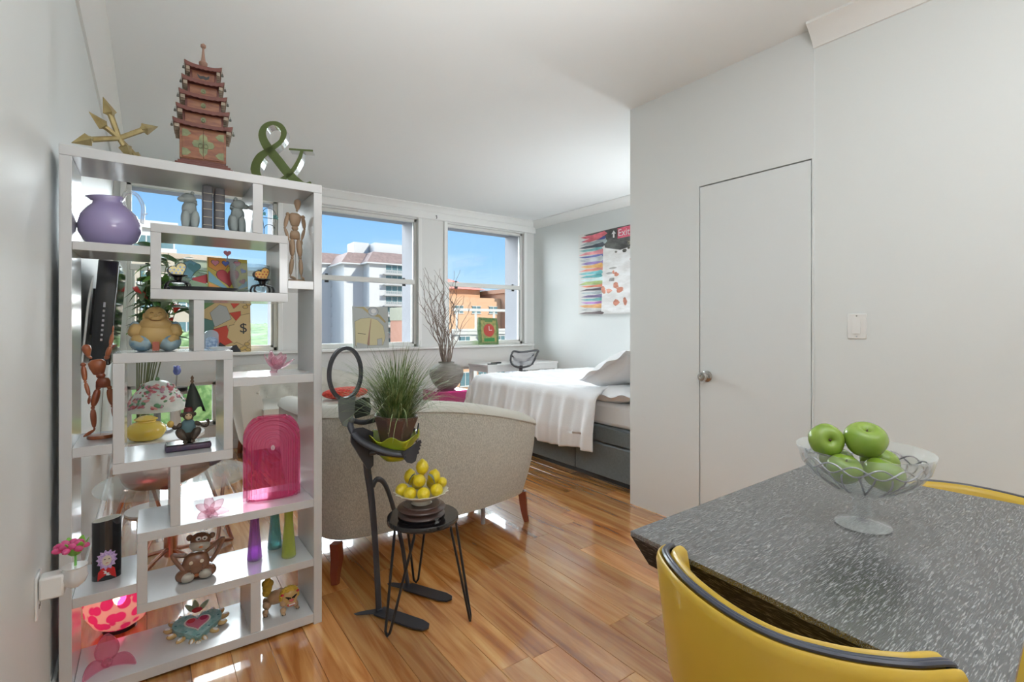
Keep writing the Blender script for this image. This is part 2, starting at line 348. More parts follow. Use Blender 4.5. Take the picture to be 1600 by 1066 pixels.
# crown moulding
CP = [(0, 0), (0, -.10), (.012, -.10), (.016, -.088), (.05, -.045), (.078, -.018), (.092, -.012), (.092, 0)]
def crown(n, a, b, nrm, label):
    a, b = V(a), V(b); nrm = V(nrm); g = G(); N = len(CP)
    vs = [p + nrm * q + V((0, 0, z)) for p in (a, b) for q, z in CP]
    g.add(vs, [(i, (i + 1) % N, (i + 1) % N + N, i + N) for i in range(N)] + [tuple(range(N)), tuple(reversed(range(N, 2 * N)))])
    struct('trim_crown_%d' % n, g, TRIM, label=label, sharp=25)
crown(1, (XL, YF, HC), (XL, YB, HC), (1, 0, 0), 'crown moulding along the left wall')
crown(2, (XL, YB, HC), (XR, YB, HC), (0, -1, 0), 'crown moulding above the windows')
crown(3, (XR, 2.25, HC), (XR, YB, HC), (-1, 0, 0), 'crown moulding above the painting wall')
crown(4, (XP, YF, HC), (XP, 1.095, HC), (-1, 0, 0), 'crown moulding ending at the closet')
struct('baseboard_left', bx((XL, YF, 0), (XL + .012, YB, .09)), TRIM, label='white baseboard, left wall', bevel=.003)
struct('baseboard_right', bx((XP - .012, YF, 0), (XP, 1.09, .09)), TRIM, label='white baseboard below the light switch', bevel=.003)
struct('baseboard_back', bx((XL, YB - .012, 0), (XR, YB, .09)), TRIM, label='white baseboard below the windows', bevel=.003)
# light switch
sw = thing('light_switch', 'white rocker light switch on the grey wall right of the door', 'switch', (XP, .9105, 1.211))
obj('cover_plate', bx((-.007, -.038, -.058), (0, .038, .058)), WHITE, sw, bevel=.003)
obj('rocker', G().prism([(-.016, -.034), (.016, -.034), (.016, .034), (-.016, .034)], (-.007, 0, 0), (0, -1, 0), (0.06, 0, 1), .004), WHITE, sw, bevel=.001)
for z in (-.048, .048): obj('screw', G().lathe([(.003, 0), (.003, .001)], 10), STEEL, sw, (-.0072, 0, z), (0, -PI / 2, 0))
tag(obj('curtain_hook', G().tube([(0, 0, 0), (0, -.02, 0), (0, -.025, -.03), (0, -.012, -.035)], .004), BLACK, None, (2.86, YB - .052, 2.56)), 'small dark hook on the casing between the windows', 'hook')

# ================================================================ OUTSIDE
GZ = -24
def forest():
    g = G()
    def F(a, b):
        x = lerp(-400, 1500, a); y = 192 + 1300 * b ** 2.2
        h = GZ + 5 * mnoise.noise(V((x * .03, y * .03, 0))) + 3.2 * mnoise.noise(V((x * .12, y * .12, 3))) + (4 if b > .2 else 0)
        return (x, y, h + b * 22)
    g.grid(F, 260, 120)
    ob = obj('mangrove_forest', g, mat('canopy_green', (.030, .085, .016), .9, var=1, vscale=.14, col2=(.075, .145, .03), detail=8, bump=1, bscale=.5), None)
    return tag(ob, 'far green forest canopy reaching the horizon', 'forest', kind='stuff')
forest()
tag(obj('street_ground', G().box((-150, 6.2, GZ - 3), (200, 190, GZ - 1.2)), mat('asphalt', (.20, .20, .20), .9)), 'grey ground between the buildings far below', 'ground', kind='structure')

STUC = mat('white_stucco', (.52, .52, .51), .9); TEAL = mat('teal_glazing', (.10, .18, .19), .15); ROOFB = mat('brown_shingle', (.26, .185, .165), .9, var=.8, vscale=1.2, col2=(.20, .14, .125))
RAILM = mat('balcony_rail', (.42, .41, .40), .7)
def shared(name, g, ms):
    me = bpy.data.meshes.new(name); me.from_pydata(g.v, [], g.f)
    for m in (ms if isinstance(ms, list) else [ms]): me.materials.append(m)
    me.polygons.foreach_set('material_index', g.m); return me
def rbox(ax, a, b): return G().box(a, b)
tw = thing('tower_block', 'white apartment tower with stacked balconies and a brown mansard roof', 'building', (0, 0, 0))
FX = 49.2; FY = 134.0; EZ = 18.6
g = G().box((FX, FY, -25.19), (65.5, FY + 30, EZ)); g.box((43.8, FY + 5, -25.19), (FX + 1, FY + 30, EZ)); obj('wall', g, STUC, tw, smooth=False)
obj('wall', G().box((30, FY + 17, -25.19), (48, FY + 34, EZ + .9)), STUC, tw, smooth=False)
def mansard(x0, x1, y0, y1):
    g = G(); o_ = 1.0; i_ = 1.6; z0, z1 = EZ - .2, EZ + 3.1
    g.add([(x0 - o_, y0 - o_, z0), (x1, y0 - o_, z0), (x1, y1, z0), (x0 - o_, y1, z0), (x0 + i_, y0 + i_, z1), (x1, y0 + i_, z1), (x1, y1, z1), (x0 + i_, y1, z1)], [(0, 1, 5, 4), (1, 2, 6, 5), (3, 0, 4, 7), (2, 3, 7, 6), (4, 5, 6, 7), (0, 3, 2, 1)])
    rf = obj('roof', g, ROOFB, tw, smooth=False)
    obj('eaves', G().box((x0 - o_ - .1, y0 - o_ - .1, z0 - .35), (x1, y1, z0)), STUC, rf, smooth=False)
mansard(FX, 65.5, FY, FY + 30); mansard(43.8, FX + 2, FY + 5, FY + 30); EZ += .9; mansard(30, 47.5, FY + 17, FY + 34); EZ -= .9
obj('roof_box', G().box((52.2, FY + 4, EZ), (60.8, FY + 12, EZ + 6.1)), STUC, tw, smooth=False); obj('roof_box', G().box((47.6, FY + 8, EZ), (52.0, FY + 14, EZ + 6.4)), STUC, tw, smooth=False)
mw = shared('window', G().box((0, -.05, 0), (5.0, .3, 2.1)).box((1.6, -.12, 0), (1.75, 0, 2.1), 1).box((3.3, -.12, 0), (3.45, 0, 2.1), 1), [TEAL, STUC])
ms_ = shared('window', G().box((0, -.05, 0), (1.3, .3, 1.5)).box((-.1, -.12, -.12), (1.4, 0, 0), 1).box((.6, -.1, 0), (.7, 0, 1.5), 1), [TEAL, STUC])
mb_g = G().box((-.4, -1.5, -.2), (6.2, 0, 0)).box((-.4, -1.55, 1.0), (6.2, -1.45, 1.1))
for i in range(23): mb_g.box((-.4 + i * .29, -1.53, 0), (-.25 + i * .29, -1.47, 1.0))
mb = shared('balcony', mb_g, RAILM)
for k_ in range(13):
    z = EZ - 2.75 - k_ * 2.95
    col_obj('window', mw, tw, (54.0, FY, z)); col_obj('balcony', mb, tw, (53.4, FY, z - .5))
    for xx in (60.2, 63.6): col_obj('window', ms_, tw, (xx, FY, z + .2))
    # left wing stack, in the corner
    col_obj('window', ms_, tw, (44.6, FY + 17, z), scale=(1.6, 1, 1.1)); col_obj('window', ms_, tw, (47.6, FY + 17, z), scale=(.9, 1, 1.1))
    col_obj('balcony', mb, tw, (43.9, FY + 17, z - .45), scale=(.8, .6, .8))
# low blocks beside the tower foot
lb = thing('low_block', 'low beige and brick red block right of the tower foot', 'building', (0, 0, 0))
obj('wall', G().box((52, 118, -25.19), (66, 126, 2.2)), mat('brick_red', (.50, .25, .17), .9), lb, smooth=False); obj('roof', G().box((51.8, 117.8, 2.2), (66.2, 126, 5.6)), mat('olive_roof', (.36, .35, .26), .9), lb, smooth=False)
# orange block with red tiled roof
OR = mat('orange_stucco', (.56, .33, .19), .9); ORD = mat('brown_stucco', (.34, .19, .12), .9); CRE = mat('cream_stucco', (.54, .51, .46), .9); TILE = mat('red_tile', (.46, .10, .06), .8, var=.8, vscale=1.5, col2=(.34, .07, .04))
ob_ = thing('orange_block', 'orange apartment block with a red tiled hip roof and cream band', 'building', (0, 0, 0))
obj('wall', G().box((41, 76, -25.19), (48.4, 90, 7.4)), OR, ob_, smooth=False)
obj('roof', G().add([(40.2, 75, 7.4), (49.2, 75, 7.4), (49.2, 91, 7.4), (40.2, 91, 7.4), (41, 82, 10.2), (43, 82, 10.2)], [(0, 1, 5, 4), (1, 2, 5), (2, 3, 4, 5), (3, 0, 4), (0, 3, 2, 1)]), TILE, ob_, smooth=False)
obj('wall', G().box((38.5, 71, -25.19), (60, 80, 5.7)), OR, ob_, smooth=False)
obj('tower', G().box((49.5, 69.6, -25.19), (60, 84, 7.0)).box((49.2, 69.3, 6.6), (60, 84, 7.3)), ORD, ob_, smooth=False)
obj('wall', G().box((36, 64, -25.19), (60, 71, -.2)).box((36, 63.9, -3.4), (60, 64, -1.2), 0), CRE, ob_, smooth=False)
obj('parapet', G().box((36, 63.6, .2), (60, 64.2, .55)).box((36, 63.7, -.3), (60, 64.3, .25)), CRE, ob_, smooth=False)
g = G()
for i in range(7): g.box((36.5 + i * 3.3, 63.7, .5), (36.75 + i * 3.3, 63.95, 3.3))
g.box((36, 63.6, 3.2), (60, 64.0, 3.6)); obj('pergola', g, CRE, ob_, smooth=False)
obj('wall', G().box((36, 63.8, -25.19), (60, 64.4, -3.5)), OR, ob_, smooth=False)
mo = shared('window', G().box((0, -.1, 0), (1.6, .2, 1.9)).box((-.15, -.16, -.2), (1.75, 0, 0), 1).box((-.15, -.16, 1.9), (1.75, 0, 2.05), 1).box((.75, -.15, 0), (.85, 0, 1.9), 1), [TEAL, CRE])
for r in range(8):
    for c in range(7): col_obj('window', mo, ob_, (37.2 + c * 3.2, 63.8, -3.3 + 1.4 - r * 3.0 if r else -2.5))
g = G()
for c in range(7): g.box((39.2 + c * 3.2, 63.5, -25.19), (39.9 + c * 3.2, 63.9, -3.5))
obj('pilaster', g, CRE, ob_, smooth=False)
for i in range(3): col_obj('window', mo, ob_, (40.3 + i * 3.4, 71, 3.1), scale=(1, 1, .6))
# buildings seen through the left window
wb = thing('white_block', 'white flat block with teal balconies seen beside the purple pitcher', 'building', (0, 0, 0))
obj('wall', G().box((-16, 92, -25.19), (3.2, 110, 15.6)), STUC, wb, smooth=False); obj('roof', G().box((-16, 91.4, 15.6), (3.6, 110, 16.7)), STUC, wb, smooth=False)
for r in range(6):
    for c in range(3): col_obj('window', mw, wb, (-14 + c * 6, 92, 12.6 - r * 3.4), scale=(1.0, 1, .9))
    obj('balcony', G().box((-16, 90.6, 11.6 - r * 3.4), (3.4, 92, 12.6 - r * 3.4)), STUC, wb, smooth=False)
bb = thing('beige_block', 'long beige block with a flat roof behind the potted plant', 'building', (0, 0, 0))
obj('wall', G().box((-30, 70, -25.19), (7.0, 84, 9.0)), mat('beige_stucco', (.46, .39, .30), .9), bb, smooth=False); obj('parapet', G().box((-30, 69.7, 8.9), (7.2, 84, 9.5)), mat('tan', (.44, .34, .25), .9), bb, smooth=False)
for r in range(6):
    for c in range(4): col_obj('window', ms_, bb, (-8 + c * 3.6, 70, 6 - r * 3), scale=(1.2, 1, 1))

# ================================================================ BED
GREYF = mat('slate_fabric', (.185, .215, .225), .95, bump=.5, bscale=260, sheen=.2, var=.5, vscale=60, col2=(.15, .175, .185))
LINEN = mat('white_linen', (.88, .88, .89), .85, bump=.15, bscale=120)
bed = thing('bed', 'grey upholstered bed with drawers, white mattress, beside the closet', 'bed', (2.84, 2.28, 0))
BW, BL = 1.58, 2.1
obj('plinth', bx((.03, .02, 0), (BW, BL - .02, .045)), BLACK, bed)
for i in range(3):
    a = .005 + i * .7; d = obj('drawer', bx((-.012, a, .045), (.09, min(a + .694, BL), .292)), GREYF, bed, bevel=.008)
obj('drawer', bx((.1, BL - .09, .045), (BW, BL, .292)), GREYF, bed, bevel=.008)
obj('bed_frame', bx((0, 0, .30), (BW, BL, .43)).box((.08, .01, .045), (BW, BL - .1, .31)), GREYF, bed, bevel=.014)
obj('headboard', bx((-.01, -.02, .045), (BW, .045, .80)), GREYF, bed, bevel=.015)
obj('mattress', bx((.015, .05, .431), (BW - .01, BL - .02, .615)), mat('mattress_white', (.86, .86, .86), .8, bump=.1, bscale=100), bed, bevel=.035)
def duvet():
    g = G(); nx, ny = 150, 150; TOP = .69; R = .075; W1 = 1.585; T0 = .40; L1 = 2.13 - T0
    def edge(s):     # s<0 hangs down outside; arc rounds the shoulder
        arc = R * PI / 2
        if s < -arc: return 0, TOP - R + (s + arc)
        if s < 0: a = s / R; return R + R * math.sin(a), TOP - R + R * math.cos(a)
        return R + s, TOP
    def F(a, b):
        s = lerp(-.50, W1, a); t = lerp(0, L1 + .52, b)
        x, zx = edge(s); tt = (L1 - t); y_, zy = edge(tt)
        y = T0 + L1 + R - y_
        z = min(zx, zy) if min(s, tt) < 0 else TOP
        if s < 0 and tt < 0: z = max(zx + zy - TOP, .2); x = x - .02 * min(1, -tt / .3); y = y + .03 * min(1, -s / .3)
        dn = max(0, min(1, -s / .35)); dn2 = max(0, min(1, -tt / .35))
        x -= dn * (.022 * math.sin(t * 21 + 1.5 * math.sin(t * 3)) + .012 * math.sin(t * 47 + s * 4) + .012 + .02 * mnoise.noise(V((t * 6, s * 5, 1))) + .03 * dn)
        y += dn2 * (.025 * math.sin(s * 17) + .012 * math.sin(s * 39) + .03)
        nn = V((s * 3.2, t * 3.2, 0)); z += (.022 * mnoise.noise(nn) + .011 * mnoise.noise(V((s * 11, t * 5, 2))) + .005 * mnoise.noise(V((s * 26, t * 17, 5)))) * (1 if min(s, tt) > 0 else .3)
        if z < .35: z += .018 * math.sin(t * 9) 
        z += .05 * math.exp(-((t) / .12) ** 2) * (.6 + .5 * mnoise.noise(V((s * 7, 3, 0)))) * (1 if s > 0 else .3)
        return (x - R - .015, y, max(z, .19))
    g.grid(F, nx, ny)
    ob = obj('duvet', g, LINEN, None, (2.84, 2.28, 0), sharp=180, solid=.02)
    ob.modifiers['solid'].offset = -1
    return tag(ob, 'rumpled white duvet hanging down the side of the grey bed', 'duvet')
duvet()
def pillow(label, loc, rot, w_=.66, h_=.44, t_=.17, seed=0, flange=.05):
    g = G()
    def S(sgn):
        def F(a, b):
            u = a * 2 - 1; v = b * 2 - 1; e_ = max(0, (1 - abs(u) ** 2.4) * (1 - abs(v) ** 2.4)) ** .42
            n = .14 * mnoise.noise(V((u * 1.9 + seed, v * 2.2, sgn))) + .07 * mnoise.noise(V((u * 5 + seed, v * 5, sgn)))
            fx = w_ / 2 * u * (1 - .06 * abs(v) ** 2 * 0 + .02 * mnoise.noise(V((v * 4, seed, 0)))); fy = h_ / 2 * v * (1 + .03 * mnoise.noise(V((u * 4, seed, 1))))
            return (fx, fy, sgn * t_ / 2 * e_ * (1 + n))
        return F
    g.grid(S(1), 36, 26); g.grid(lambda a, b: S(-1)(1 - a, b), 36, 26)
    n = 80; vs = []; fs = []
    for i in range(n):
        a = i / n * 4; k = int(a); q = (a - k) * 2 - 1; p = [(q, -1), (1, q), (-q, 1), (-1, -q)][k]; wv = .012 * math.sin(i * .9 + seed)
        vs.append((p[0] * w_ / 2 * .985, p[1] * h_ / 2 * .985, 0)); vs.append((p[0] * (w_ / 2 + flange), p[1] * (h_ / 2 + flange), wv))
    for i in range(n): j = (i + 1) % n; fs.append((2 * i, 2 * i + 1, 2 * j + 1, 2 * j))
    g.add(vs, fs)
    return tag(obj('pillow', g, LINEN, None, loc, rot, sharp=180), label, 'pillow', 'pillows at the head of the bed')
pillow('flat white pillow lying lowest on the mattress edge', (3.12, 2.63, .675), (R_(0), R_(5), R_(88)), .54, .60, .15, 1, .035)
pillow('white pillow propped on top of the near pillow pile', (3.17, 2.64, .85), (R_(6), R_(24), R_(84)), .56, .64, .25, 4, .05)
pillow('white pillow at the far side of the pillow pile', (3.85, 2.60, .76), (R_(18), 0, R_(2)), .62, .46, .18, 8)

# ================================================================ SOFAS
TWEED = mat('oatmeal_tweed', (.66, .635, .56), .95, bump=.6, bscale=420, sheen=.25, var=1, vscale=260, col2=(.50, .48, .42), stretch=(1, 1, .35))
TWEEDL = mat('cream_upholstery', (.66, .645, .58), .95, bump=.3, bscale=300, sheen=.2)
CHERRY = mat('cherry_wood', (.22, .045, .02), .25, coat=.4)
TOPC = [(-.66, .80, .80), (-.685, .45, .82), (-.665, .17, .83), (-.58, .03, .836), (-.42, -.005, .838), (-.15, -.02, .825), (.10, -.02, .795), (.36, .0, .742), (.60, .045, .675), (.71, .12, .635), (.775, .26, .605), (.80, .50, .585), (.79, .80, .575)]
BOTC = [(-.60, .80, .18), (-.61, .45, .18), (-.595, .20, .18), (-.53, .085, .18), (-.40, .045, .18), (-.15, .02, .18), (.10, .015, .18), (.30, .03, .18), (.54, .08, .18), (.63, .15, .18), (.68, .28, .18), (.70, .50, .18), (.69, .80, .18)]
def sofa(label, loc, flip, ms):
    root = thing('tufted_sofa', label, 'sofa', loc)
    if flip: root['_f'] = 1; del root['_f']
    sy = -1 if flip else 1
    T = cat_rom(TOPC, 12); B = cat_rom(BOTC, 12); n = len(T); TH = .13; SZ = .40
    # arc length, inward normals
    S = [0]
    for i in range(1, n): S.append(S[-1] + (V(T[i]).xy - V(T[i - 1]).xy).length)
    rows_o, rows_i = [], []
    def nrm(i):
        a = T[max(i - 1, 0)]; b = T[min(i + 1, n - 1)]; d = (b - a).xy.normalized(); return V((-d.y, d.x))
    g = G(); gi = G(); vs = []; NR = 8; K = 7; vi = []; NI = 22
    for i in range(n):
        t, b = T[i], B[i]; nn = nrm(i)
        for k in range(NR + 1):
            q = k / NR; p = b.lerp(t, q); bow = .018 * math.sin(PI * q); p = V((p.x - nn.x * bow, p.y - nn.y * bow, p.z - .05 * q)); vs.append(p)
        for k in range(0, NI + 1):
            if k <= K:
                a = PI * k / K; r = TH / 2; off = r - r * math.cos(a); hz = math.sin(a) * .05
                p = V((t.x + nn.x * (off - .008), t.y + nn.y * (off - .008), t.z - .05 + hz))
            else:
                q = (k - K) / (NI - K); zt = t.z - .05; z = lerp(zt, SZ - .04, q); off = TH + .03 * q
                # tufting: diamond pillows and buttons
                A = S[i] / .115; C = (z - .40) / .125; u = (A + C) / 2; v = (A - C) / 2
                du = abs(math.sin(PI * u)); dv = abs(math.sin(PI * v)); h = (min(du, dv) ** .55) * .040
                p = V((t.x + nn.x * (off - .012 + h * min(1, q * 6)), t.y + nn.y * (off - .012 + h * min(1, q * 6)), z))
            vi.append(p)
    m = NR + 1; g.add([(p.x, p.y * sy, p.z) for p in vs], [((i * m + k), (i * m + k + 1), ((i + 1) * m + k + 1), ((i + 1) * m + k))[::-1 if flip else 1] for i in range(n - 1) for k in range(NR)])
    obj('outer_shell', g, ms[0], root, sharp=180)
    m = NI + 1; gi.add([(p.x, p.y * sy, p.z) for p in vi], [((i * m + k), (i * m + k + 1), ((i + 1) * m + k + 1), ((i + 1) * m + k))[::-1 if flip else 1] for i in range(n - 1) for k in range(NI)])
    # arm fronts and underside
    for i in (0, n - 1):
        ring = [vs[i * (NR + 1) + k] for k in range(NR + 1)] + [vi[i * (NI + 1) + k] for k in range(NI + 1)]
        gi.add([(p.x, p.y * sy + 0, p.z) for p in ring] + [(vi[i * (NI + 1) + NI].x, vi[i * (NI + 1) + NI].y * sy, .18)], [tuple(range(len(ring) + 1))])
    obj('tufted_back', gi, ms[1], root, sharp=60)
    # piping along the top edge
    pts = []
    for i in range(n): p = T[i]; pts.append((p.x, p.y * sy, p.z - .052))
    obj('piping', G().tube(pts, .006, 6), ms[0], root)
    ins = [(T[i].x + nrm(i).x * (TH + .01), T[i].y + nrm(i).y * (TH + .01)) for i in range(0, n, 3)]
    g = G().prism([(x, y) for x, y in ins], (0, 0, .18), (1, 0, 0), (0, 1, 0), .24)
    g.v = [(x, y * sy, z) for x, y, z in g.v]; obj('seat_base', g, ms[1], root, bevel=.01)
    ins = [(T[i].x + nrm(i).x * (TH + .035), T[i].y + nrm(i).y * (TH + .035)) for i in range(0, n, 3)]
    ins = [(x, min(y, .78)) for x, y in ins]; ins[0] = (ins[0][0], .84); ins[-1] = (ins[-1][0], .84)
    g = G().prism(ins, (0, 0, .421), (1, 0, 0), (0, 1, 0), .09); g.v = [(x, y * sy, z) for x, y, z in g.v]; obj('seat_cushion', g, ms[1], root, bevel=.03)
    for i in range(n):       # buttons
        pass
    bt = shared('button', G().ell((0, 0, 0), (.011, .011, .011), n=8), [ms[1]])
    for c in range(0, 26):
        for r in range(0, 5):
            if (c + r) % 2: continue
            s_ = c * .115; z = .40 + r * .125
            if s_ > S[-1] - .03: continue
            i = min(range(n), key=lambda q: abs(S[q] - s_))
            if z > T[i].z - .07 or z < .5: continue
            q = (T[i].z - .05 - z) / (T[i].z - .05 - SZ + .04); off = TH + .03 * q - .008; nn = nrm(i)
            col_obj('button', bt, root, (T[i].x + nn.x * off, (T[i].y + nn.y * off) * sy, z))
    for (x, y) in ((-.553, .06), (.606, .12), (-.52, .72), (.60, .72)):
        g = G(); h = .182; d = 1 if y < .3 else -1
        pr = [(x, y, h), (x + .004, y - .006 * d, h * .6), (x + .008 * (1 if x > 0 else -1), y - .016 * d, h * .25), (x + .012 * (1 if x > 0 else -1), y - .03 * d, 0)]
        g.tube([(a, b * sy, c) for a, b, c in pr], [.032, .030, .025, .020], 4); obj('leg', g, CHERRY, root)
    g = G().tube([(.38, .22 * sy, .18), (.38, .22 * sy, 0)], .014, 8); obj('support_leg', g, mat('pale_metal', (.5, .5, .5), .4), root, label='slim grey support leg')
    return root
sofa('beige tweed curved sofa with its plain back to the viewer', (1.27, 2.335, 0), False, [TWEED, TWEEDL])
sofa('cream tufted curved sofa under the windows, facing the viewer', (1.26, 5.36, 0), True, [TWEEDL, TWEEDL])
g = G()
cu = tag(obj('red_cushion', g.ell((0, 0, 0), (.22, .15, .055), n=24), mat('red_knit', (.72, .06, .035), .9, bump=1, bscale=60, var=1, vscale=40, col2=(.5, .03, .02)), None, (1.50, 4.72, .572), (0, 0, R_(10))), 'red knitted cushion on the cream sofa', 'cushion')
# near trees below the left window
TREE = mat('tree_green', (.06, .13, .03), .9, var=1, vscale=2, col2=(.16, .24, .08), bump=1, bscale=6)
for i, (x, y, z, r) in enumerate([(1.4, 34, -3.9, 4.4), (10.5, 44, -6, 4.2), (-8, 42, -6, 4.6)]):
    t = thing('leafy_tree', ['tree crown in the middle of the low left window', 'tree crown at the right of the low left window', 'tree crown at the left of the low left window'][i], 'tree', (x, y, -25.2), 0, 'trees below the left window')
    g = G(); g.ell((0, 0, 0), r, n=40); vv = []
    for p in g.v: p = V(p); q = p.normalized(); vv.append(tuple(p * (1 + .22 * mnoise.noise(q * 3 + V((i * 9, 0, 0))) + .10 * mnoise.noise(q * 9))))
    g.v = vv; obj('crown', g, TREE, t, (0, 0, z + 25.2), sharp=180)
    obj('trunk', G().lathe([(.5, 0), (.3, 20)], 8), mat('bark', (.15, .11, .08), .9), t)

# ================================================================ SHELVING UNIT
SY0, SY1 = 2.10, 2.37
unit = thing('shelving_unit', 'tall white open shelving unit with offset cubes, full of ornaments', 'shelf', (0, SY0, 0))
SD = SY1 - SY0
def board(name, x0, x1, z0, z1, e=0): return obj(name, bx((x0, e, z0), (x1, SD, z1)), SHELFW, unit, bevel=.0012)
board('side_panel', -.229, -.198, 0, 1.756); board('side_panel', .540, .572, 0, 1.756)
board('top_board', -.229, .572, 1.757, 1.790); board('base_board', -.1975, .5395, .010, .045)
board('divider', .318, .353, 1.569, 1.7565)
board('shelf_board', .004, .442, 1.538, 1.568); board('shelf_board', .004, .442, 1.308, 1.342); board('divider', .004, .034, 1.3425, 1.5375); board('divider', .411, .442, 1.3425, 1.5375)
board('shelf_board', -.1975, .0035, 1.459, 1.487, .002); board('shelf_board', .4425, .5395, 1.361, 1.394, .002)
board('divider', .129, .161, 1.1235, 1.3075, .002)
board('shelf_board', -.097, .252, 1.090, 1.123); board('shelf_board', -.097, .252, .722, .757); board('divider', -.097, -.066, .7575, 1.0895); board('divider', .222, .252, .7575, 1.0895)
board('shelf_board', -.1975, -.0975, .793, .825, .002); board('shelf_board', .2525, .5395, .987, 1.020, .002)
board('divider', .060, .090, .5115, .7215, .002)
board('shelf_board', -.033, .5395, .479, .511); board('shelf_board', -.033, .5395, .239, .269); board('divider', -.033, -.004, .2695, .4785)
board('shelf_board', -.1975, -.0335, .312, .344, .002); board('divider', .311, .346, .0455, .2385, .002)

# ---- gold arrows
GOLD = mat('antique_gold', (.50, .40, .20), .42, metal=.55, var=.6, vscale=30, col2=(.33, .25, .10))
ar = thing('arrow_sculpture', 'antique gold sculpture of three crossed arrows on the shelf top', 'sculpture', (-.085, 2.235, 1.79))
c = V((0, -.01, .085))
def arrow(a, b):
    a, b = V(a), V(b); g = G(); d = (b - a).normalized()
    for p, s in ((a, -1), (b, 1)):
        q = (d * s).to_track_quat('Z', 'Y').to_matrix().to_4x4()
        g.lathe([(.001, .048), (.018, .004), (.021, -.004), (.012, -.010), (.009, -.016)], 4, M=Matrix.Translation(p - d * s * .048) @ q)
    g.tube([a + d * .05, c, b - d * .05], [.0095, .0085, .0095], 6)
    obj('arrow', g, GOLD, ar, sharp=30)
arrow((-.118, -.09, .020), (.112, .03, .165)); arrow((-.043, -.02, .215), (.035, .005, .012)); arrow((-.078, -.05, .145), (.080, .06, .016))
# ---- pagoda cabinet
PW_ = mat('pagoda_wood', (.30, .115, .045), .45, var=.8, vscale=25, col2=(.20, .06, .028), stretch=(1, 1, 4), coat=.2); PWD = mat('pagoda_dark_wood', (.14, .036, .024), .45)
BRASS = mat('verdigris_brass', (.25, .25, .13), .5, metal=.5, var=.8, vscale=40, col2=(.16, .18, .10)); DBR = mat('dark_bronze', (.10, .10, .09), .5, metal=.4); EAVE = mat('pale_eave', (.34, .27, .20), .6)
pg = thing('pagoda_cabinet', 'carved red wood pagoda cabinet with four drawers and brass doors', 'cabinet', (.168, 2.235, 1.7905), R_(-4))
g = G()
for i in range(5): q = .105 - i * .0085; g.box((-q, -q * .78, i * .0085), (q, q * .78, (i + 1) * .0085))
obj('stepped_base', g, PWD, pg, bevel=.001)
z = .0426; bw = .074; bd = .055
obj('body', bx((-bw, -bd, z), (bw, bd, z + .118)), PW_, pg, bevel=.001)
for s in (-1, 1):
    d = obj('door', bx((min(s * .0008, s * .066), -bd - .004, z + .004), (max(s * .0008, s * .066), -bd - .0005, z + .113)), PW_, pg, bevel=.0008)
    g = G(); g.prism([(s * x, y) for x, y in ((.001, -.045), (.012, -.032), (.014, -.014), (.030, -.012), (.036, 0), (.030, .012), (.014, .014), (.012, .030), (.001, .040))], (0, -bd - .0041, z + .058), t=.0012)
    for cz in (-.035, .035): g.prism([(s * .066, cz - .014), (s * .066, cz + .014), (s * .050, cz + .012), (s * .038, cz), (s * .050, cz - .012)], (0, -bd - .0041, z + .058), t=.0010)
    g.tube([(s * (.009 + .006 * math.sin(a)), -bd - .007, z + .058 + .008 * math.cos(a) - .006) for a in [2 * PI * i / 12 for i in range(12)]], .0012, 5, closed=True)
    obj('brass_fitting', g, BRASS, d)
z += .118; bw_ = bw
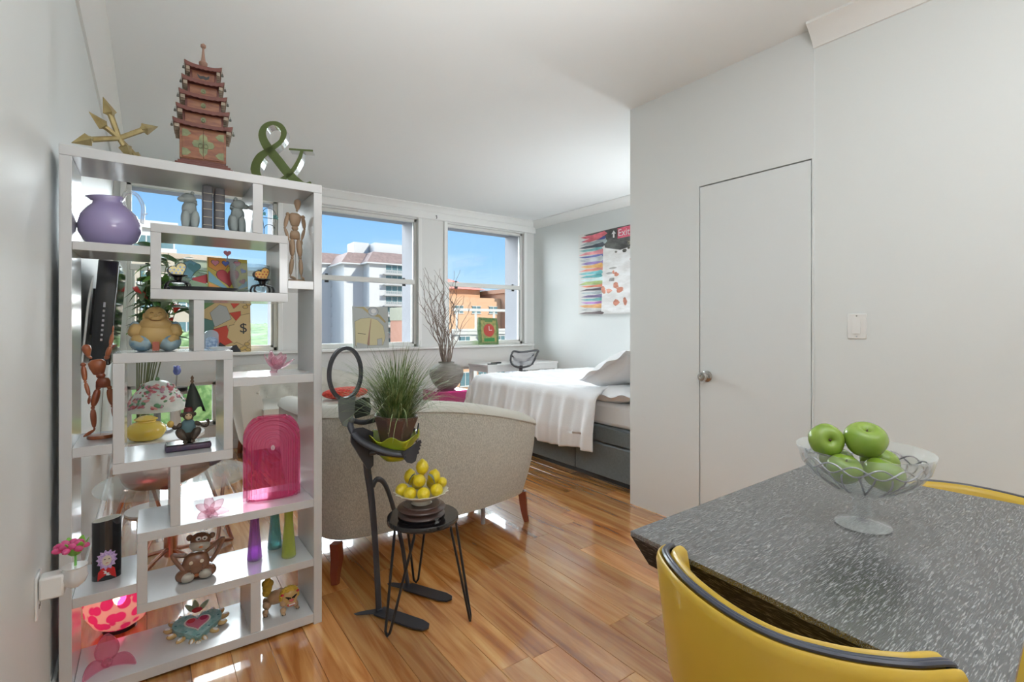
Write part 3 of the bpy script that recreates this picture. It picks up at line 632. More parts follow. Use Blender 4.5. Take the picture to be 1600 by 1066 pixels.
for t in range(5):
    ew = bw_ + .020 - t * .001; ed_ = bd + .022 - t * .003; th = .010
    # eave with scalloped edge, corners lifted
    g = G()
    n = 16
    for sy in (-1, 1):
        vs = []
        for i in range(n + 1):
            x = lerp(-ew, ew, i / n); lift = .010 * abs(i / n * 2 - 1) ** 3; sc_ = .003 * abs(math.sin(PI * i / 2))
            vs += [(x, sy * ed_, z - sc_ + lift - .002), (x, sy * ed_, z + th + lift), (x, sy * (bd - t * .004) * .9, z + th + .004)]
        g.add(vs, [(3 * i + a, 3 * i + 3 + a, 3 * i + 4 + a, 3 * i + 1 + a) for i in range(n) for a in (0, 1)])
    g.box((-ew + .003, -ed_ + .002, z + .001), (ew - .003, ed_ - .002, z + th))
    rf = obj('roof_tier', g, PWD, pg, sharp=30)
    for sx in (-1, 1):
        g = G(); g.add([(sx * ew, -ed_, z + .008), (sx * ew, ed_, z + .008), (sx * (ew + .002), ed_, z + .020), (sx * (ew + .002), -ed_, z + .020), (sx * bw_ * .9, -ed_ * .7, z + .016), (sx * bw_ * .9, ed_ * .7, z + .016)], [(0, 1, 2, 3), (0, 4, 5, 1), (3, 2, 5, 4)])
        for i in range(7): y = lerp(-ed_ * .9, ed_ * .9, i / 6); g.box((min(sx * (ew - .004), sx * bw_), y - .0018, z - .012), (max(sx * (ew - .004), sx * bw_), y + .0018, z + .001))
        obj('side_bracket', g, EAVE, rf, sharp=30)
    for sx in (-1, 1):
        obj('bell', G().lathe([(.0006, .010), (.0006, .004), (.003, .002), (.0045, -.006), (.0001, -.008)], 8, c=(sx * (ew + .003), -ed_, z - .008)), DBR, pg)
    z += th + .001
    if t == 4: break
    bw_ = .065 - t * .0075; bdd = bd - .004 - t * .004; h = .0445
    obj('tier', bx((-bw_, -bdd, z), (bw_, bdd, z + h)), PWD, pg)
    d = obj('drawer', bx((-bw_ + .007, -bdd - .003, z + .003), (bw_ - .007, -bdd + .001, z + h - .004)), PW_, pg, bevel=.0008)
    g = G()
    if t < 3: g.prism(circ(.0085, 14, sy=1.15), (0, -bdd - .0031, z + h / 2), t=.0012); g.tube([(.004 * math.cos(a), -bdd - .006, z + h / 2 - .003 + .005 * math.sin(a)) for a in [2 * PI * i / 10 for i in range(10)]], .001, 5, closed=True)
    else: g.prism([(-.020, .008), (-.010, .001), (0, .004), (.010, .001), (.020, .008), (.018, -.004), (.008, -.010), (0, -.006), (-.008, -.010), (-.016, -.003)], (0, -bdd - .0031, z + h / 2), t=.0012)
    obj('brass_pull', g, BRASS if t < 3 else BLACK, d)
    z += h
obj('finial', G().lathe([(.030, 0), (.024, .008), (.014, .016), (.009, .024), (.014, .030), (.015, .038), (.008, .046), (.006, .060), (.0035, .085), (.0035, .093), (.009, .099), (.009, .107), (.001, .114)], 20, c=(0, 0, z)), mat('pagoda_spire', (.30, .17, .12), .5), pg)
# ---- ampersand
am = thing('ampersand', 'green ampersand letter with silver sides on the shelf top', 'decor letter', (.452, 2.235, 1.7905), R_(-24))
P2 = [(1445, 675), (1425, 735), (1378, 810), (1310, 868), (1240, 900), (1175, 880), (1140, 812), (1170, 735), (1238, 682), (1305, 628), (1325, 572), (1300, 530), (1250, 518), (1200, 545), (1185, 600), (1215, 665), (1285, 745), (1350, 820), (1410, 872), (1465, 892), (1505, 872)]
Wd = [20, 26, 28, 30, 34, 46, 60, 54, 36, 30, 38, 34, 26, 36, 50, 58, 62, 62, 56, 40, 14]
P2 = [((x - 1310) * .000585, (905 - y) * .000662) for x, y in P2]
C2 = cat_rom([(x, 0, y) for x, y in P2], 6); WW = []
for i in range(len(P2) - 1):
    for k in range(6): WW.append(lerp(Wd[i], Wd[i + 1], k / 6))
WW.append(Wd[-1])
def ribbon(g, C, W_, y0, y1, sides):
    n = len(C); L = []
    for i in range(n):
        d = (C[min(i + 1, n - 1)] - C[max(i - 1, 0)]).normalized(); nn = V((-d.z, 0, d.x)); h = W_[i] * .00030
        L.append((C[i] + nn * h, C[i] - nn * h))
    if not sides: g.add([(p.x, y0, p.z) for q in L for p in q], [(2 * i, 2 * i + 1, 2 * i + 3, 2 * i + 2)[::-1] for i in range(n - 1)])
    else:
        for s_ in (0, 1): g.add([(q[s_].x, y, q[s_].z) for q in L for y in (y0, y1)], [(2 * i, 2 * i + 1, 2 * i + 3, 2 * i + 2)[::(-1 if s_ else 1)] for i in range(n - 1)])
        g.add([(L[k_][s_].x, y, L[k_][s_].z) for k_ in (0, n - 1) for s_ in (0, 1) for y in (y0, y1)], [(0, 1, 3, 2), (4, 6, 7, 5)])
    return g
SILV = mat('polished_silver', (.70, .71, .72), .18, metal=1); MOSS = mat('moss_green', (.075, .105, .018), .4)
g = ribbon(G(), C2, WW, -.028, 0, False); g = ribbon(g, C2, WW, .028, 0, False); g.prism([(x, y) for x, y in ((.028, .158), (.028, .150), (.122, .150), (.122, .158))], (0, -.0275, 0), t=.0005)
obj('letter_face', g, MOSS, am, label='moss green front face')
g = ribbon(G(), C2, WW, -.0275, .0275, True); g.box((.03, -.026, .151), (.12, .026, .157)); obj('letter_sides', g, SILV, am)
# ---- purple pitcher
LAV = mat('lavender_glass_opaque', (.36, .30, .52), .16, coat=.7, sss=.1)
pt = thing('pitcher', 'squat lavender glass pitcher with a clear looped handle, top left cell', 'pitcher', (-.105, 2.235, 1.4875), R_(10))
T = Matrix.Rotation(R_(-9), 4, 'Y')
g = G().lathe([(.028, .002), (.05, .004), (.074, .024), (.088, .055), (.089, .08), (.078, .115), (.058, .140), (.044, .152), (.040, .163), (.049, .176), (.047, .177), (.037, .164)], 36, M=Matrix.Translation((0, 0, 0)) @ Matrix.Rotation(R_(-4), 4, 'Y'), sy=.96, cap=True, wave=lambda a, t, r: r * (1 + (.22 * max(0, math.cos(a - PI)) ** 6 + .05 * math.sin(5 * a)) * (1 if t > .8 else 0)))
obj('body', g, LAV, pt, sharp=180)
g = G().tube(cat_rom([(.036, 0, .150), (.030, 0, .180), (.045, 0, .205), (.070, 0, .200), (.088, 0, .165), (.088, 0, .125), (.086, 0, .100)], 8), .0065, 10); g.tube([(.088, 0, .130), (.102, 0, .138)], [.005, .002], 8); obj('handle', g, glass('handle_glass', (.92, .93, .94), .25), pt, label='clear glass handle')
# ---- bookends and two books
STONE = mat('jade_grey_stone', (.33, .37, .36), .65, bump=.4, bscale=60)
def cub(x, face, label):
    t = thing('animal_bookend', label, 'bookend', (x, 2.225, 1.5685), 0, 'stone animal bookends'); t.scale = (1.28, 1.1, 1.12)
    g = G(); f = face
    g.box((-.026, -.024, 0), (.026, .03, .008)); g.ell((0, .004, .045), (.024, .024, .042), n=18); g.ell((f * .003, -.004, .075), (.019, .018, .028), n=16)
    g.limb((-.012 * f, -.02, .07), (-.008 * f, -.026, .006), .009, .009); g.limb((.012 * f, -.02, .07), (.014 * f, -.024, .006), .009, .009)
    obj('body', g, STONE, t, sharp=180)
    g = G(); g.ell((f * .006, -.008, .110), (.019, .018, .017), n=18); g.ell((f * .022, -.014, .104), (.011, .009, .009), n=12)
    for s in (-1, 1): g.ell((f * -.004, -.008 + s * .013, .127), (.005, .005, .006), n=8)
    for i in range(9): a = i * .7; g.ell((f * -.006 + .004 * math.cos(a), .004 + .014 * math.sin(a), .104 - .008 * math.cos(a * 2)), .008, n=8)
    obj('head', g, STONE, t, sharp=180)
cub(.126, -1, 'grey stone animal bookend left of the two books'); cub(.279, 1, 'grey stone animal bookend right of the two books')
BOOK = mat('grey_book_cloth', (.17, .165, .175), .7); PAGE = mat('page_edges', (.62, .58, .52), .8)
def book(x, rz, label, h):
    t = thing('book', label, 'book', (x, 2.215, 1.5685), rz, 'grey books between the bookends')
    g = G().box((-.017, .004, 0), (-.0145, .13, h)).box((.0145, .004, 0), (.017, .13, h)); cs = [(-.017, .006), (-.014, -.001), (-.006, -.005), (.006, -.005), (.014, -.001), (.017, .006)]
    g.prism(cs, (0, 0, 0), (1, 0, 0), (0, 1, 0), h)
    obj('cover', g, BOOK, t)
    obj('pages', bx((-.0143, .007, .003), (.0143, .126, h - .003)), PAGE, t)
    g = G()
    for zz in (.03, .06, .09, .12, .15): g.box((-.0145, -.0062, zz), (.0145, -.0028, zz + .0022))
    obj('spine_band', g, mat('tarnished_gilt', (.42, .38, .30), .4, metal=.6), t)
book(.181, R_(-3), 'left grey cloth book with gilt spine bands', .180); book(.221, R_(-3), 'right grey cloth book with gilt spine bands', .176)
# ---- wire tealight holder
wt = thing('wire_candle_holder', 'little black wire stand with teal glass beads, top right cell', 'candle holder', (.398, 2.235, 1.5685))
g = G()
for zc, r in ((.040, .020), (.105, .024)): g.tube([(r * math.cos(a), -.012 if zc < .1 else -.002, zc + r * math.sin(a)) for a in [PI * i / 12 for i in range(13)]], .0012, 6)
for s in (-1, 1): g.tube([(s * .024, 0, .105), (s * .024, 0, .085), (s * .020, -.01, .04), (s * .020, -.012, .01)], .0012, 6)
g.tube([(-.024, 0, .088), (.024, 0, .088)], .0012, 6); obj('wire_frame', g, BLACK, wt)
TEALB = glass('teal_bead', (.35, .68, .66), .35)
for i, (x, z) in enumerate([(-.026, .100), (-.017, .104), (.025, .098), (.030, .092), (.02, .096), (-.030, .093)]): obj('glass_bead', G().ell((0, 0, 0), (.006, .006, .008), n=10), TEALB, wt, (x, 0, z))
obj('tealight_cup', G().lathe([(.004, 0), (.010, .004), (.010, .012), (.007, .013)], 16), BLACK, wt, (-.020, -.012, 0)); obj('tealight_cup', G().lathe([(.004, 0), (.011, .004), (.011, .012), (.008, .013)], 16), TEALB, wt, (.020, -.012, 0))
# ---- artist's mannequins
def mannequin(label, loc, rz, H, wood, J, group, base_r=.030, tilt=0):
    t = thing('artist_mannequin', label, 'mannequin', loc, rz, group)
    J = {k: V(v) * H for k, v in J.items()}
    obj('base', G().lathe([(base_r * .98, 0), (base_r, .002), (base_r, .009), (base_r * .96, .011), (.0001, .011)], 28, sy=.8), wood, t)
    obj('rod', G().tube([(0, .004, .01), (J['pel'].x, J['pel'].y + .004, J['pel'].z)], .0013, 6), STEEL, t)
    s = H
    def part(n, g): obj(n, g, wood, t, sharp=180)
    part('head', G().lathe([(.001, -.062 * s), (.020 * s, -.052 * s), (.030 * s, -.018 * s), (.041 * s, .015 * s), (.036 * s, .048 * s), (.018 * s, .064 * s), (.001, .067 * s)], 20, M=Matrix.Translation(J['head']) @ Matrix.Rotation(J.get('ht', V((0, 0, 0))).x, 4, 'Y')))
    part('neck', G().limb(J['neck'], J['head'] - V((0, 0, .045 * s)), .012 * s, .012 * s))
    part('chest', G().lathe([(.020 * s, -.085 * s), (.046 * s, -.070 * s), (.070 * s, .00 * s), (.074 * s, .050 * s), (.045 * s, .078 * s), (.012 * s, .083 * s)], 20, sy=.62, M=Matrix.Translation(J['chest']) @ Matrix.Rotation(J['ct'].x, 4, 'Y')))
    part('waist', G().ell(J['chest'].lerp(J['pel'], .56), (.040 * s, .028 * s, .034 * s), n=14))
    part('pelvis', G().lathe([(.030 * s, -.055 * s), (.062 * s, -.045 * s), (.060 * s, .010 * s), (.045 * s, .045 * s), (.02 * s, .05 * s)], 20, sy=.62, M=Matrix.Translation(J['pel'])))
    for q in 'LR':
        for a, b, n, r0, r1, m in (('sh', 'el', 'upper_arm', .018, .015, .024), ('el', 'wr', 'forearm', .015, .011, .019), ('hip', 'kn', 'thigh', .024, .019, .034), ('kn', 'an', 'shin', .019, .013, .026)):
            part(n, G().limb(J[a + q], J[b + q], r0 * s, r1 * s, m * s))
        for n, k_, r in (('shoulder_ball', 'sh', .024), ('elbow_ball', 'el', .014), ('knee_ball', 'kn', .018), ('hip_ball', 'hip', .022), ('wrist_ball', 'wr', .010), ('ankle_ball', 'an', .011)): part(n, G().ell(J[k_ + q], r * s, n=10))
        d = (J['ha' + q] - J['wr' + q]); M_ = Matrix.Translation(J['wr' + q].lerp(J['ha' + q], .55)) @ d.to_track_quat('Z', 'Y').to_matrix().to_4x4()
        part('hand', G().ell((0, 0, 0), (.016 * s, .009 * s, d.length * .55), n=12, M=M_))
        d = (J['to' + q] - J['an' + q]); M_ = Matrix.Translation(J['an' + q].lerp(J['to' + q], .5) - V((0, 0, .004))) @ d.to_track_quat('Z', 'Y').to_matrix().to_4x4()
        part('foot', G().ell((0, 0, 0), (.013 * s, .018 * s, d.length * .58), n=12, M=M_))
    return t
BEECH = mat('beech', (.42, .29, .19), .5, var=.4, vscale=30, stretch=(1, 1, .3), col2=(.36, .24, .15)); REDW = mat('red_stained_wood', (.26, .055, .022), .3, coat=.5, var=.9, vscale=24, stretch=(1, 1, .3), col2=(.42, .13, .045))
mannequin('natural beech artist mannequin standing arms down in the upper right cell', (.497, 2.20, 1.3945), R_(8), .345, BEECH, dict(head=(.01, 0, .94), neck=(0, 0, .855), chest=(-.02, 0, .755), ct=(.03, 0, 0), pel=(-.02, 0, .575),
    shL=(-.105, 0, .81), elL=(-.145, -.02, .64), wrL=(-.11, -.05, .50), haL=(-.09, -.06, .43), shR=(.075, 0, .80), elR=(.105, .03, .66), wrR=(.065, .02, .52), haR=(.06, .01, .46),
    hipL=(-.055, 0, .53), knL=(-.055, -.01, .30), anL=(-.075, .0, .075), toL=(-.05, -.10, .05), hipR=(.02, 0, .53), knR=(.04, -.01, .30), anR=(.055, .0, .075), toR=(.05, -.10, .05)), None, .034)
mannequin('red stained artist mannequin with one arm raised, left cell', (-.137, 2.235, .8255), R_(-6), .335, REDW, dict(head=(-.105, 0, .905), ht=(-.5, 0, 0), neck=(-.065, 0, .825), chest=(-.02, 0, .735), ct=(-.42, 0, 0), pel=(.025, 0, .575),
    shL=(-.135, 0, .765), elL=(-.115, -.02, .59), wrL=(-.075, -.05, .44), haL=(-.08, -.06, .37), shR=(.055, 0, .835), elR=(.085, -.01, .955), wrR=(.105, -.01, 1.09), haR=(.11, -.01, 1.16),
    hipL=(-.015, 0, .52), knL=(-.055, -.02, .32), anL=(-.045, -.01, .10), toL=(-.11, -.10, .06), hipR=(.075, 0, .52), knR=(.105, .0, .32), anR=(.145, .0, .12), toR=(.175, -.08, .05)), None, .036)
# ---- heart pots on iron figures, tray, heart panels
YEL = mat('dot_yellow', (.66, .52, .10), .35, coat=.4); LBL = mat('dot_blue', (.30, .40, .62), .4); ORG = mat('dot_orange', (.80, .45, .10), .35, coat=.4); RDD = mat('dot_red', (.55, .08, .04), .4); INK = mat('ink_line', (.015, .015, .02), .4)
def heartpot(label, loc, rz, base, dot):
    t = thing('heart_ornament', label, 'ornament', loc, rz, 'heart ornaments on iron stands')
    ht = [(x * 1.02, y * .95) for x, y in heart(.056)]; rot = R_(28)
    H1 = [(x * math.cos(rot) - y * math.sin(rot), x * math.sin(rot) + y * math.cos(rot)) for x, y in ht]
    g = G().prism([(x * 1.14, y * 1.14) for x, y in H1], (0, .012, .078), t=.016); obj('heart_rim', g, INK, t, bevel=.002)
    h = obj('heart', G().prism(H1, (0, .0, .078), t=.006), base, t, bevel=.002)
    g = G(); n = 0
    for i in range(-3, 4):
        for j in range(-3, 4):
            x = i * .0125 + (j % 2) * .006; y = j * .011
            if all(((x * 1.5) - a) * 0 == 0 for a, _ in H1[:1]) and inside(x, y, [(a * .86, b * .86) for a, b in H1]): g.prism(circ(.0032, 10, (x, y)), (0, -.0062, .078), t=.0006)
    obj('dots', g, dot, h)
    g = G().lathe([(.030, .060), (.032, .056), (.014, .050), (.012, .040), (.022, .032), (.022, .030), (.006, .028)], 20)
    for s in (-1, 1):
        for yy in (-.012, .014): g.tube(cat_rom([(s * .008, yy, .036), (s * .030, yy * 1.5, .030), (s * .036, yy * 1.8, .012), (s * .030, yy * 2, .003), (s * .040, yy * 2, .002)], 5), [.004] * 17 + [.003] * 4, 7)
    obj('iron_stand', g, BLACKG, t)
def inside(x, y, P):
    c_ = False
    for i in range(len(P)):
        (x1, y1), (x2, y2) = P[i], P[i - 1]
        if (y1 > y) != (y2 > y) and x < (x2 - x1) * (y - y1) / (y2 - y1) + x1: c_ = not c_
    return c_
heartpot('yellow heart with blue dots on a black scrolled stand', (.086, 2.205, 1.3425), R_(8), YEL, LBL); heartpot('orange heart with red dots on a black scrolled stand', (.368, 2.205, 1.3425), R_(8), ORG, RDD)
t = tag(obj('black_tray', G().lathe([(.085, 0), (.10, .006), (.108, .014), (.106, .015), (.097, .008), (.0001, .003)], 36, sx=1.05, sy=.35), BLACKG, None, (.165, 2.16, 1.3425)), 'shallow black oval tray in the cell with the hearts', 'tray')
# painted panel: patchwork of plain hearts and rays
pn = thing('heart_painting', 'square colour block panel with a large red heart and rays', 'painting', (.262, 2.315, 1.3425), rot=(R_(-8), 0, R_(3)))
obj('board', bx((-.072, 0, 0), (.072, .008, .150)), mat('panel_yellow', (.66, .52, .08), .4), pn)
def patch(par, name, poly, m, O, t=.0006): return obj(name, G().prism(poly, O, t=t), m, par)
CB = mat('paint_cyan', (.20, .48, .60), .4); CR = mat('paint_red', (.58, .03, .05), .4); CO = mat('paint_orange', (.80, .33, .05), .4); CG = mat('paint_green', (.12, .30, .05), .4); CBl = mat('paint_blue', (.10, .16, .55), .4); CP_ = mat('paint_pink', (.70, .25, .32), .4); CGy = mat('paint_grey', (.45, .46, .46), .4)
def patches(par, L, O=(0, 0, 0), out=.0):
    for i, (poly, m) in enumerate(L):
        if out: patch(par, 'print', poly, INK, (O[0], O[1] - .0003, O[2]), .0006 + i * .0001)
        if out:
            cx = sum(p[0] for p in poly) / len(poly); cy = sum(p[1] for p in poly) / len(poly)
            R0 = max(math.hypot(p[0] - cx, p[1] - cy) for p in poly); f = max(.3, 1 - out / R0); poly = [(cx + (a - cx) * f, cy + (b - cy) * f) for a, b in poly]
        patch(par, 'print', poly, m, (O[0], O[1] - .0006, O[2]), .0008 + i * .0001)
def hp(s, cx, cy, rot=0): return [(cx + x * math.cos(rot) - y * math.sin(rot), cy + x * math.sin(rot) + y * math.cos(rot)) for x, y in heart(s)]
c0 = (.012, .010)
patches(pn, [([(-.07, .11), (-.07, .149), (.02, .149), (-.02, .08)], CO), ([(-.01, .149), (.04, .149), (.02, .08)], CGy), ([c0, (-.07, .095), (-.07, .05)], CB), ([c0, (-.07, .045), (-.07, .01)], CO), ([c0, (.07, .06), (.07, .035)], CB), ([c0, (.07, .03), (.07, .002), (.02, .002)], CG),
             (hp(.085, .0, .072, .1), CR), (hp(.030, -.045, .128), CP_), (hp(.028, -.008, .128), CBl), (hp(.028, .034, .130), CP_), (hp(.024, .055, .100, -.5), CBl), (hp(.026, .052, .055, .5), CR), (circ(.008, 12, c0), CR)], (0, 0, 0), .0022)
pn2 = thing('glass_heart_plate', 'clear glass plate with teal and red heart decoration', 'plate', (.155, 2.33, 1.3425), rot=(R_(-10), 0, R_(4)))
obj('glass_plate', G().prism([(x * 1.0, y) for x, y in circ(.085, 30, (0, .07), 1.1, .82)], (0, .002, 0), t=.004), glass('plate_glass', (.80, .90, .86), .18), pn2)
patches(pn2, [([(-.075, .07), (-.07, .11), (-.02, .135), (.01, .12), (-.02, .06)], CB), (hp(.05, -.01, .105), mat('paint_teal', (.12, .34, .38), .4)), ([(-.02, .06), (.06, .09), (.07, .06), (.0, .03)], CR), ([(-.05, .02), (-.02, .055), (.05, .035), (.02, .005)], mat('paint_leaf', (.35, .50, .32), .4))], (0, -.003, 0), .002)
tp = obj('heart_topper', G().prism(heart(.028), (0, 0, 0), t=.004), CP_, pn, (.0, .004, .172)); obj('topper_stem', G().tube([(0, .004, .148), (0, .004, .165)], .0015, 6), BLACK, pn)
# ---- glass cloche dish behind the orange heart
tag(obj('glass_dish', G().lathe([(.02, 0), (.055, .012), (.072, .06), (.074, .12), (.07, .12), (.066, .06), (.05, .018), (.0001, .008)], 32, sx=1), glass('smoky_glass', (.86, .90, .90), .12), None, (.335, 2.282, 1.3425)), 'clear glass dish behind the orange heart ornament', 'dish')
# ---- laughing figurine
SAND = mat('ochre_ceramic', (.52, .35, .13), .5, var=.5, vscale=18, col2=(.44, .28, .10)); ROBE = mat('blue_robe', (.16, .30, .42), .5, var=1, vscale=30, col2=(.32, .42, .45)); REDB = mat('brick_robe', (.38, .10, .06), .5)
bd_ = thing('laughing_figurine', 'ochre laughing seated figurine with a blue robe', 'figurine', (.020, 2.225, 1.1235))
g = G().ell((0, 0, .058), (.062, .045, .052), n=28); g.ell((0, -.004, .092), (.050, .036, .035), n=24); g.limb((-.048, 0, .098), (-.066, -.012, .048), .020, .018); g.limb((.048, 0, .098), (.066, -.012, .048), .020, .018)
g.limb((-.066, -.012, .05), (-.030, -.04, .03), .016, .014); g.limb((.066, -.012, .05), (.030, -.04, .03), .016, .014); obj('torso', g, SAND, bd_, sharp=180)
g = G().ell((0, -.006, .130), (.033, .030, .031), n=24); g.ell((0, -.026, .118), (.022, .012, .014), n=14); g.ell((0, -.036, .128), (.006, .006, .006), n=8)
for s in (-1, 1): g.ell((s * .034, -.002, .122), (.006, .007, .016), n=10); g.ell((s * .015, -.028, .124), (.010, .009, .009), n=10)
hd = obj('head', g, SAND, bd_, sharp=180)
g = G().tube([(x * .016, -.0385 + .004 * abs(x), .113 - .003 * (1 - x * x)) for x in [-1, -.5, 0, .5, 1]], .0016, 5)
for s in (-1, 1): g.tube([(s * (.007 + .010 * q), -.0355 + .003 * q, .137 + .003 * math.sin(PI * q)) for q in (0, .5, 1)], .0012, 5)
obj('face_lines', g, mat('umber_line', (.20, .10, .04), .6), hd)['kind'] = 'stuff'
g = G().ell((-.040, -.004, .032), (.038, .044, .033), n=20); g.ell((.040, -.004, .032), (.038, .044, .033), n=20); g.ell((-.060, .004, .080), (.018, .022, .028), n=14); g.ell((.060, .004, .080), (.018, .022, .028), n=14); obj('robe', g, ROBE, bd_, sharp=180)
g = G().box((-.010, -.047, .002), (.010, -.036, .034)); g.ell((.062, -.008, .068), (.017, .018, .012), n=12); obj('sash', g, REDB, bd_)
# ---- small arched plaque and dish beside the divider
t = thing('arched_plaque', 'small clear arched plaque with a blue scene beside the middle divider', 'plaque', (.190, 2.20, 1.1235), R_(6))
arch = [(-.024, 0), (.024, 0)] + [(.024 * math.cos(a), .055 + .020 * math.sin(a)) for a in [PI * i / 10 for i in range(11)]]
obj('plaque', G().prism(arch, t=.010), glass('plaque_glass', (.75, .84, .92), .3), t, bevel=.002); obj('blue_scene', G().prism([(x * .8, y * .62) for x, y in arch], (0, -.0102, .003), t=.0006), mat('blue_scene', (.14, .22, .36), .5, var=1, vscale=90, col2=(.35, .45, .58)), t)
tag(obj('small_dish', G().lathe([(.012, 0), (.030, .006), (.036, .013), (.033, .013), (.020, .006), (.0001, .004)], 24, sx=1.1, sy=.7), glass('pale_dish', (.90, .93, .94), .35), None, (.215, 2.130, 1.1235)), 'small clear dish in front of the arched plaque', 'dish')
# ---- monkey with a closed parasol on a book base
DKF = mat('dark_fur', (.045, .035, .028), .6, var=.6, vscale=60, col2=(.10, .07, .045)); VEST = mat('teal_vest', (.10, .18, .20), .6); FACE = mat('monkey_face', (.52, .38, .22), .5); BAS = mat('plum_base', (.05, .04, .08), .4, var=.8, vscale=50, col2=(.10, .05, .08))
mk = thing('monkey_figurine', 'dark monkey figurine in a fez with a folded parasol, on a book base', 'figurine', (.118, 2.205, .7575), R_(0))
obj('book_base', G().box((-.072, -.040, 0), (.072, .040, .022)), BAS, mk, bevel=.007); obj('base_top', G().box((-.068, -.037, .022), (.068, .037, .0255)), BLACKG, mk, bevel=.001)
z0 = .0256; g = G()
g.ell((.0, .008, z0 + .040), (.022, .020, .042), n=18)
for s in (-1, 1):
    g.limb((s * .014, .004, z0 + .016), (s * .034, -.022, z0 + .052), .013, .010); g.limb((s * .034, -.022, z0 + .052), (s * .010, -.030, z0 + .010), .010, .008)
    g.ell((s * .012, -.034, z0 + .006), (.008, .014, .006), n=10)
g.limb((-.020, .004, z0 + .070), (-.036, -.008, z0 + .052), .007, .006); g.limb((-.036, -.008, z0 + .052), (-.052, -.016, z0 + .068), .006, .005)
g.limb((.020, .004, z0 + .070), (.040, -.008, z0 + .060), .007, .006); g.tube(cat_rom([(.040, -.008, z0 + .060), (.056, -.012, z0 + .055), (.064, -.012, z0 + .068), (.058, -.012, z0 + .078)], 5), [.006] * 8 + [.005] * 8, 8)
obj('body', g, DKF, mk, sharp=180)
obj('vest', G().lathe([(.021, 0), (.0245, .015), (.023, .034), (.014, .044)], 18, sy=.95, c=(0, .006, z0 + .036), cap=False), VEST, mk, sharp=180)
g = G().ell((0, -.004, z0 + .100), (.019, .018, .019), n=18)
for s in (-1, 1): g.ell((s * .020, 0, z0 + .101), (.006, .003, .008), n=10)
hd = obj('head', g, DKF, mk, sharp=180)
g = G().ell((0, -.016, z0 + .096), (.012, .009, .013), n=14); g.ell((0, -.024, z0 + .091), (.008, .006, .006), n=10); obj('face', g, FACE, hd, sharp=180)
g = G()
for s in (-1, 1): g.ell((s * .005, -.0245, z0 + .101), (.0018, .0015, .0018), n=8)
obj('eyes', g, BLACKG, hd)
obj('fez', G().lathe([(.015, 0), (.012, .014), (.0001, .014)], 18, c=(0, -.002, z0 + .113)), mat('maroon_felt', (.14, .02, .025), .7), mk)
g = G().ell((-.055, -.018, z0 + .074), (.011, .011, .013), n=12); obj('coconut', g, mat('ochre_fruit', (.50, .34, .08), .5), mk)
g = G().tube([(.014, .022, z0 + .02), (.014, .022, z0 + .235)], .003, 8)
g.lathe([(.0035, 0), (.007, .006), (.004, .012), (.006, .018), (.002, .026), (.0001, .028)], 12, c=(.014, .022, z0 + .216)); obj('parasol_pole', g, mat('umber_wood', (.16, .10, .06), .5), mk)
g = G(); N = 12
def PF(a, b):
    an = 2 * PI * a; r = lerp(.004, .034, b ** .8) * (1 - .28 * (round(a * 24) % 2)); return (.014 + r * math.cos(an) + .010 * b, .022 + .6 * r * math.sin(an), z0 + .215 - .100 * b - .012 * math.cos(an * 3) * b)
g.grid(PF, 24, 8, closeu=True); obj('parasol_cloth', g, mat('dark_green_cloth', (.030, .040, .034), .7), mk, sharp=180)
# ---- glass flowers
PGL = glass('pink_petal_glass', (.93, .66, .74), .22, bodycol=(.80, .30, .42)); CGL = glass('pale_petal_glass', (.97, .84, .88), .16, bodycol=(.85, .5, .6))
def petal(L, w_, cup, th=.003):
    g = G(); g.grid(lambda a, b: (L * a, w_ * (b - .5) * 2 * (math.sin(PI * min(1, a ** .8 * .95 + .03)) ** .75), cup * L * a * a + .35 * w_ * ((b - .5) * 2) ** 2 * math.sin(PI * a)), 10, 6); return g
def flower(label, loc, rz, tilt, n, L, w_, m, cup=.4, two=False):
    t = thing('glass_flower', label, 'ornament', loc, 0, 'pink glass flowers on the shelves')
    t.rotation_euler = (tilt[0], tilt[1], rz)
    me = None
    for k_ in range(n):
        a = 2 * PI * k_ / n; e_ = .45 if (two and k_ % 2) else .12
        p = obj('petal', petal(L * (1 - .12 * (k_ % 2)), w_, cup), m, t, (0, 0, .018), (0, -e_, a + PI / 2), solid=.0035, sharp=180)
    obj('flower_centre', G().lathe([(.016, 0), (.012, .010), (.016, .020), (.012, .028), (.004, .030)], 16), m, t)
flower('clear pink glass flower on the right hand middle shelf', (.415, 2.235, 1.0205), .4, (.35, .1), 9, .066, .019, CGL, .75, True)
flower('pale pink glass lily on the shelf left of the arched vase', (.182, 2.165, .5115), .2, (.75, .0), 6, .062, .017, CGL, .25)
flower('rose pink glass flower at the lower left front', (-.118, 2.215, .0455), .12, (.95, 0), 3, .088, .034, PGL, .35)
# ---- ribbed pink arch vase
PKV = glass('raspberry_glass', (.97, .58, .72), .24, bodycol=(.82, .12, .32))
vz = thing('arched_vase', 'large raspberry pink glass vase ribbed in concentric arches', 'vase', (.408, 2.225, .5115), R_(-7))
W_, HH, T_ = .106, .325, .045; ZC = HH - W_ * .78
def VF(sg):
    def F(a, b):
        z = b * HH; hw = W_ if z < ZC else W_ * math.sqrt(max(.02, 1 - ((z - ZC) / (W_ * 1.02)) ** 2)); hw = max(hw, W_ * .56)
        x = hw * math.sin((a - .5) * PI); r = math.hypot(x, z - ZC + .03) if z > ZC - .03 else abs(x)
        th = T_ * math.sqrt(max(0, 1 - (x / (hw * 1.0)) ** 2)) ** .7 * (1 if z < ZC else lerp(1, .55, (z - ZC) / (HH - ZC)))
        rib = .0060 * math.cos(2 * PI * r / .0175) * min(1, th / .015)
        return (x, sg * (th + rib), z + .004)
    return F
g = G().grid(VF(-1), 72, 80).grid(VF(1), 72, 80); obj('body', g, PKV, vz, sharp=180)
